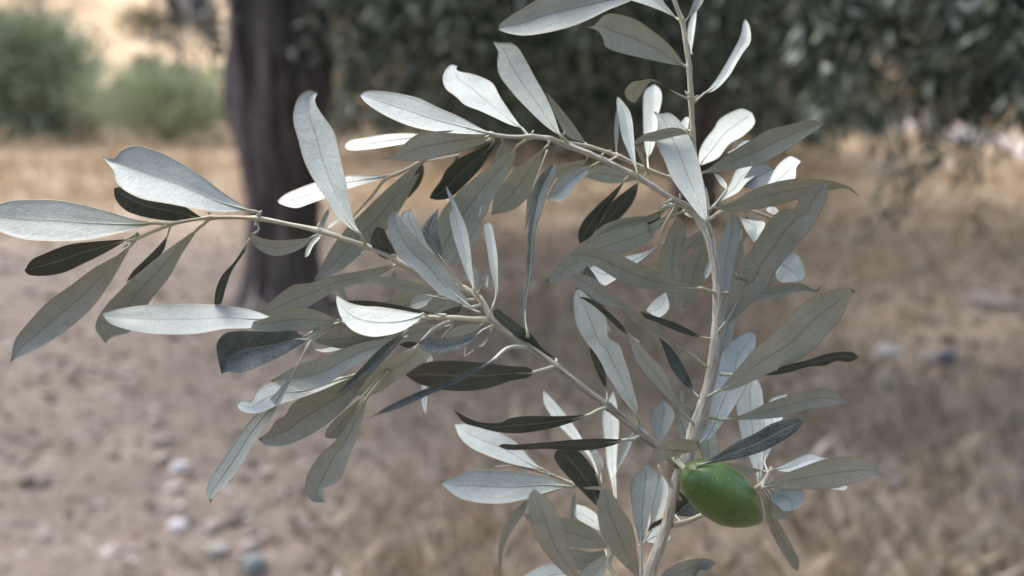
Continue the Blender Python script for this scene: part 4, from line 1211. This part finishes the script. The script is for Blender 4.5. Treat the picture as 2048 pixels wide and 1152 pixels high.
p = on_ground(62, 282)
bush('leafy_bush', 'tall dark green bush at the far left on the dry grass', p, 1.9, 1.3, 2.5, 20000, .12, M_BUSH1, lumps=20)
p = on_ground(338, 290)
bush('leafy_bush', 'low rounded pale green bush between the tall bush and the dark trunk', p, 1.8, 1.0, 1.5, 18000, .075, M_BUSH2, lumps=20)
for (px, py, rx, h, lab, mat) in [
        (296, 176, .75, 1.1, 'small olive green shrub above the pale round bush', M_SHRUB),
        (278, 74, 1.2, 1.3, 'dark scrubby shrub up on the straw coloured slope', M_SHRUB),
        (70, 14, 2.6, 1.6, 'brownish shrub at the top of the straw coloured slope', M_SHRUB)]:
    # walk the view ray until it meets the slope
    v = CF + Vector((1, 0, 0)) * ((px - 1024) / FPX) + CU * ((576 - py) / FPX)
    t = 12.0
    while t < 130:
        q = CC + v * t
        zz = max(hz(q.x, q.y) if q.y > 22 else -9, gz(q.x, q.y) if q.y < 79 else -9)
        if q.z <= zz: break
        t += .2
    bush('dry_shrub', lab, Vector((q.x, q.y, zz)), rx, rx * .8, h, 2200, .11, mat, 'shrub', 6)

v = CF + Vector((1, 0, 0)) * ((388 - 1024) / FPX) + CU * ((576 - 40) / FPX)
t = 20.0
while t < 130:
    q = CC + v * t
    if q.z <= hz(q.x, q.y): break
    t += .2
M_ROCK = plain_material('pale_pink_rock', (.50, .44, .41), (.72, .67, .64), 1.5, .9, .1)
rv, rf = rock_geo((q.x, q.y, hz(q.x, q.y) + .5), .75, .8, 1.3, 12, 3)
o = mesh_obj('pale_rock', rv, rf, M_ROCK, None, (q.x, q.y, hz(q.x, q.y)))
tag(o, 'tall pale pinkish rock on the slope just left of the thick trunk', 'rock')

# slender far tree: only its trunk's foot shows, beside the old trunk
v = CF + Vector((1, 0, 0)) * ((348 - 1024) / FPX) + CU * ((576 - 46) / FPX)
t = 20.0
while t < 130:
    q = CC + v * t
    if q.z <= hz(q.x, q.y): break
    t += .2
tb3 = Vector((q.x, q.y, hz(q.x, q.y)))
t3 = empty('slope_tree', tb3)
tag(t3, 'distant tree with thin dark trunk standing on the straw coloured slope', 'tree')
mesh_obj('trunk', *join([limb([tb3 + Vector((0, 0, -.1)), tb3 + Vector((.05, 0, 1.4)), tb3 + Vector((-.1, 0, 3.0))], .3, .2, 10, 12, 1)]), M_BARK, t3, tb3)
n = 2500
qd = nrng.normal(size=(n, 3)); qd /= np.linalg.norm(qd, axis=1)[:, None]
P = np.array([0, 0, 4.1]) + qd * nrng.uniform(.4, 1, (n, 1)) * np.array([2.1, 2.1, 1.7])
D = nrng.normal(size=(n, 3)); D /= np.linalg.norm(D, axis=1)[:, None]
v_, f_ = leaf_quads(P, D, nrng.uniform(.2, .35, n), nrng.uniform(.08, .14, n))
o = np_mesh('crown', v_, f_, 3, M_TLEAF)
o.parent = t3

# ------------------------------------------------------------------ dry grass, litter, pebbles, stones
M_WSTONE = plain_material('white_stone', (.42, .41, .43), (.62, .61, .63), 30, .85, .2)
M_PSTONE = plain_material('pale_pink_stone', (.29, .25, .23), (.43, .38, .35), 30, .9, .15)
M_GSTONE = plain_material('grey_stone', (.20, .19, .19), (.31, .30, .29), 30, .9, .15)
STONES = [  # photo x, y of the middle, width px, height px, material, label
    (355, 929, 44, 30, M_WSTONE, 'bright white stone alone on the bare brown dirt at lower left'),
    (345, 971, 40, 22, M_PSTONE, 'dull pinkish stone just below the bright white stone'),
    (352, 1043, 46, 34, M_WSTONE, 'white stone with a dark side near the bottom left grass tufts'),
    (218, 1091, 50, 28, M_PSTONE, 'pale pinkish stone leftmost of those along the bottom edge'),
    (436, 1092, 52, 36, M_GSTONE, 'bluish grey stone at the foot of the pale dry stalks'),
    (497, 1085, 44, 26, M_PSTONE, 'pale flat stone right of the bluish grey stone'),
    (190, 785, 32, 18, M_PSTONE, 'small pale stone in the middle of the bare dirt on the left'),
    (530, 941, 32, 18, M_PSTONE, 'small pale stone beneath the hanging left leaves'),
    (1784, 690, 62, 32, M_WSTONE, 'broad white stone on the dry grass at right'),
    (1862, 710, 46, 28, M_PSTONE, 'pale stone touching the dark blue lump at right'),
    (1650, 766, 40, 18, M_PSTONE, 'pale stone beside the grey green leaf tips at right'),
    (1782, 938, 44, 26, M_PSTONE, 'pale stone in the dry grass below the tip of the grey leaf'),
    (1770, 582, 36, 20, M_PSTONE, 'pale stone lying farthest back on the open ground at right'),
    (1840, 528, 40, 20, M_PSTONE, 'small pale stone amid the far dry grass at right'),
    (1990, 600, 110, 26, M_PSTONE, 'long flat pale stone near the right edge'),
]
def hides_stone(x, y):
    d = y * math.cos(PITCH) + CAM_H * math.sin(PITCH)
    px = 1024 + x / d * FPX
    py = 576 - (y * math.sin(PITCH) - CAM_H * math.cos(PITCH)) / d * FPX
    return any(abs(px - s[0]) < s[2] * .6 and -s[3] < py - s[1] < s[3] * .5 + 55 for s in STONES)


def grass_density(x, y):
    px = 1024 + x / (y * .97) * 1639
    far = min(1, max(0, (y - 5.6) / 2.2))
    near = min(1, max(0, (px - 500) / 700)) * (.38 + .5 * min(1, max(0, (2.9 - y) / .9)))
    nz = noise.noise(Vector((x * 1.1, y * 1.1, 8))) + .5 * noise.noise(Vector((x * 3, y * 3, 2)))
    d = max(far, near) * min(1, max(.22, .5 + nz * .8))
    return d


mg = NT('dry_grass_straw', rough=.8, spec=.2)
geo = mg.new('ShaderNodeNewGeometry')
mg.color(mg.ramp(geo.outputs['Random Per Island'], [(0, (.26, .21, .15)), (.4, (.43, .355, .26)), (.8, (.57, .485, .37)), (1, (.68, .60, .48))]))
V, VF, n_try = [], [], 0
random.seed(4)
while len(V) + len(VF) < 80000 and n_try < 500000:
    n_try += 1
    y = 1.5 + 22 * random.random() ** 2.2
    hw = y * .72 + .5
    x = random.uniform(-hw, hw)
    if random.random() > grass_density(x, y): continue
    if hides_stone(x, y): continue
    tall = random.random() < .12
    hgt = random.uniform(.03, .10) * (2.0 if tall else 1) * (1 + .03 * y)
    if y > 8.5: hgt *= 1 + 2.2 * max(0, noise.noise(Vector((x * .7, y * .7, 21))))
    w = random.uniform(.0007, .0018) * (1 + y * .3)
    a = random.uniform(0, 6.28)
    ln = random.uniform(.1, .9) * hgt
    z = gz(x, y) - .005
    b = random.uniform(0, 6.28)
    (VF if y > 5.4 + 1.5 * math.sin(x * 2) * .3 else V).append(((x - math.cos(a) * w, y - math.sin(a) * w, z), (x + math.cos(a) * w, y + math.sin(a) * w, z),
              (x + math.cos(b) * ln * .4 + math.cos(a) * w * .7, y + math.sin(b) * ln * .4 + math.sin(a) * w * .7, z + hgt * .6),
              (x + math.cos(b) * ln, y + math.sin(b) * ln, z + hgt)))
mf = NT('straw_painted_sunlit', rough=.8, spec=.2)  # far straw made lighter in colour, as if lit by open sun
geo = mf.new('ShaderNodeNewGeometry')
mf.color(mf.ramp(geo.outputs['Random Per Island'], [(0, (.42, .325, .21)), (.4, (.57, .45, .31)), (.8, (.68, .56, .40)), (1, (.74, .64, .48))]))
for nm, VV, mat, lab in (('dry_grass', V, mg.m, 'thin straw coloured dry grass over the near brown ground at right'),
                         ('straw_grass', VF, mf.m, 'pale straw grass covering the open field beyond the dark trunk')):
    va = np.array(VV).reshape(-1, 3)
    bi = np.arange(len(VV))[:, None] * 4
    fa = np.concatenate([bi, bi + 1, bi + 2, bi, bi + 2, bi + 3], axis=1).ravel()
    o = np_mesh(nm, va, fa, 3, mat)
    tag(o, lab, 'grass', kind='stuff')


# fallen olive leaves and bits of straw on the bare ground
n = 9000
ly = 1.5 + 5.5 * nrng.random(n) ** 1.5
lx = (nrng.random(n) * 2 - 1) * (ly * .72 + .3)
lp = np.stack([lx, ly, [gz(a_, b_) + .006 for a_, b_ in zip(lx, ly)]], 1)
ld = nrng.normal(size=(n, 3)); ld[:, 2] *= .25
ld /= np.linalg.norm(ld, axis=1)[:, None]
ll = nrng.uniform(.02, .06, n)
v_, f_ = leaf_quads(lp, ld, ll, ll * nrng.uniform(.08, .26, n))
M_LIT = tree_leaf_material('fallen_leaves', [(0, (.08, .055, .035)), (.4, (.20, .15, .10)), (.75, (.36, .29, .20)), (1, (.55, .48, .38))])
o = np_mesh('fallen_leaves', v_, f_, 3, M_LIT)
tag(o, 'brown and straw coloured fallen leaves littering the bare ground', 'leaf litter', kind='stuff')


mpb = NT('pebble_stone', rough=.9, spec=.15)
geo = mpb.new('ShaderNodeNewGeometry')
mpb.color(mpb.ramp(geo.outputs['Random Per Island'], [(0, (.08, .062, .058)), (.5, (.19, .158, .14)), (.85, (.34, .295, .265)), (1, (.50, .46, .43))]))
pl = []
for k in range(3800):
    y = 1.5 + 5.5 * random.random() ** 1.4
    hw = y * .7 + .3
    x = random.uniform(-hw, hw)
    s = random.uniform(.004, .017) * (1.8 if random.random() < .08 else 1) * (.8 + .12 * y)
    pl.append(rock_geo((x, y, gz(x, y) + s * .25), s, s * random.uniform(.7, 1.2), s * .65, k * .7, 1))
pv, pf = join(pl)
o = mesh_obj('pebbles', pv, pf, mpb.m)
tag(o, 'small brown pebbles and clods strewn over the bare ground', 'pebbles', kind='stuff')

for i, (px, py, w, hh, mat, lab) in enumerate(STONES):
    gp = on_ground(px, py + hh * .35)
    dist = (gp - CC).length
    sx = w * .74 / 2 / FPX * dist
    szz = hh * .62 / 2 / FPX * dist
    v, f = rock_geo((gp.x, gp.y + sx * .4, gz(gp.x, gp.y) + szz * .55), sx, sx * .8, szz, i * 3.3 + 1, 3)
    o = mesh_obj('stone', v, f, mat, None, (gp.x, gp.y, 0))
    tag(o, lab, 'stone', 'pale stones on the ground')
M_BLUE = plain_material('dark_blue_wrapper', (.05, .06, .13), (.10, .12, .24), 40, .5, .4)
gp = on_ground(1897, 722)
dist = (gp - CC).length
v, f = rock_geo((gp.x, gp.y + .01, gz(gp.x, gp.y) + .028), .040, .035, .034, 91, 3)
o = mesh_obj('litter_lump', v, f, M_BLUE, None, (gp.x, gp.y, 0))
tag(o, 'small dark blue lump of litter lying against a pale stone', 'litter')
M_GRN = plain_material('green_scrap', (.06, .15, .08), (.10, .22, .12), 40, .6, .3)
gp = on_ground(1772, 772)
v, f = rock_geo((gp.x, gp.y, gz(gp.x, gp.y) + .012), .03, .025, .014, 37, 3)
o = mesh_obj('green_scrap', v, f, M_GRN, None, (gp.x, gp.y, 0))
tag(o, 'small flat green scrap on the dry ground below the white stone', 'litter')
M_TEAL = plain_material('blue_green_leaf', (.14, .165, .165), (.22, .25, .25), 40, .6, .3)
gp = on_ground(508, 1138)
lv = []
dist = (gp - CC).length
v, f = rock_geo((gp.x, gp.y, gz(gp.x, gp.y) + .018), .030, .03, .022, 55, 3)
o = mesh_obj('stone', v, f, M_TEAL, None, (gp.x, gp.y, 0))
tag(o, 'bluish green stone at the bottom edge beside the dry stalks', 'stone', 'pale stones on the ground')
# tall dry stalks close to the camera at the bottom left
for i, (x0, y0, x1, y1) in enumerate([(383, 1125, 420, 1000), (455, 1140, 470, 1060), (478, 1150, 462, 1085)]):
    a = on_ground(x0, y0)
    dist = (a - CC).length
    b = a + Vector(((x1 - x0) / FPX * dist, .0, (y0 - y1) / FPX * dist * 1.0))
    c = catmull([tuple(a), tuple((a + b) / 2 + Vector((.004, 0, 0))), tuple(b)], 8)
    v, f = tube_geo([Vector(q) for q in c], [.0038 - .0022 * k / 7 for k in range(8)], 6)
    o = mesh_obj('dry_stalk', v, f, mg.m, None, a)
    tag(o, ['tall pale dry stalk below the long hanging leaf', 'short upright dry stalk among the bottom left stones', 'leaning dry stalk touching the bluish stone'][i], 'dry stalk')
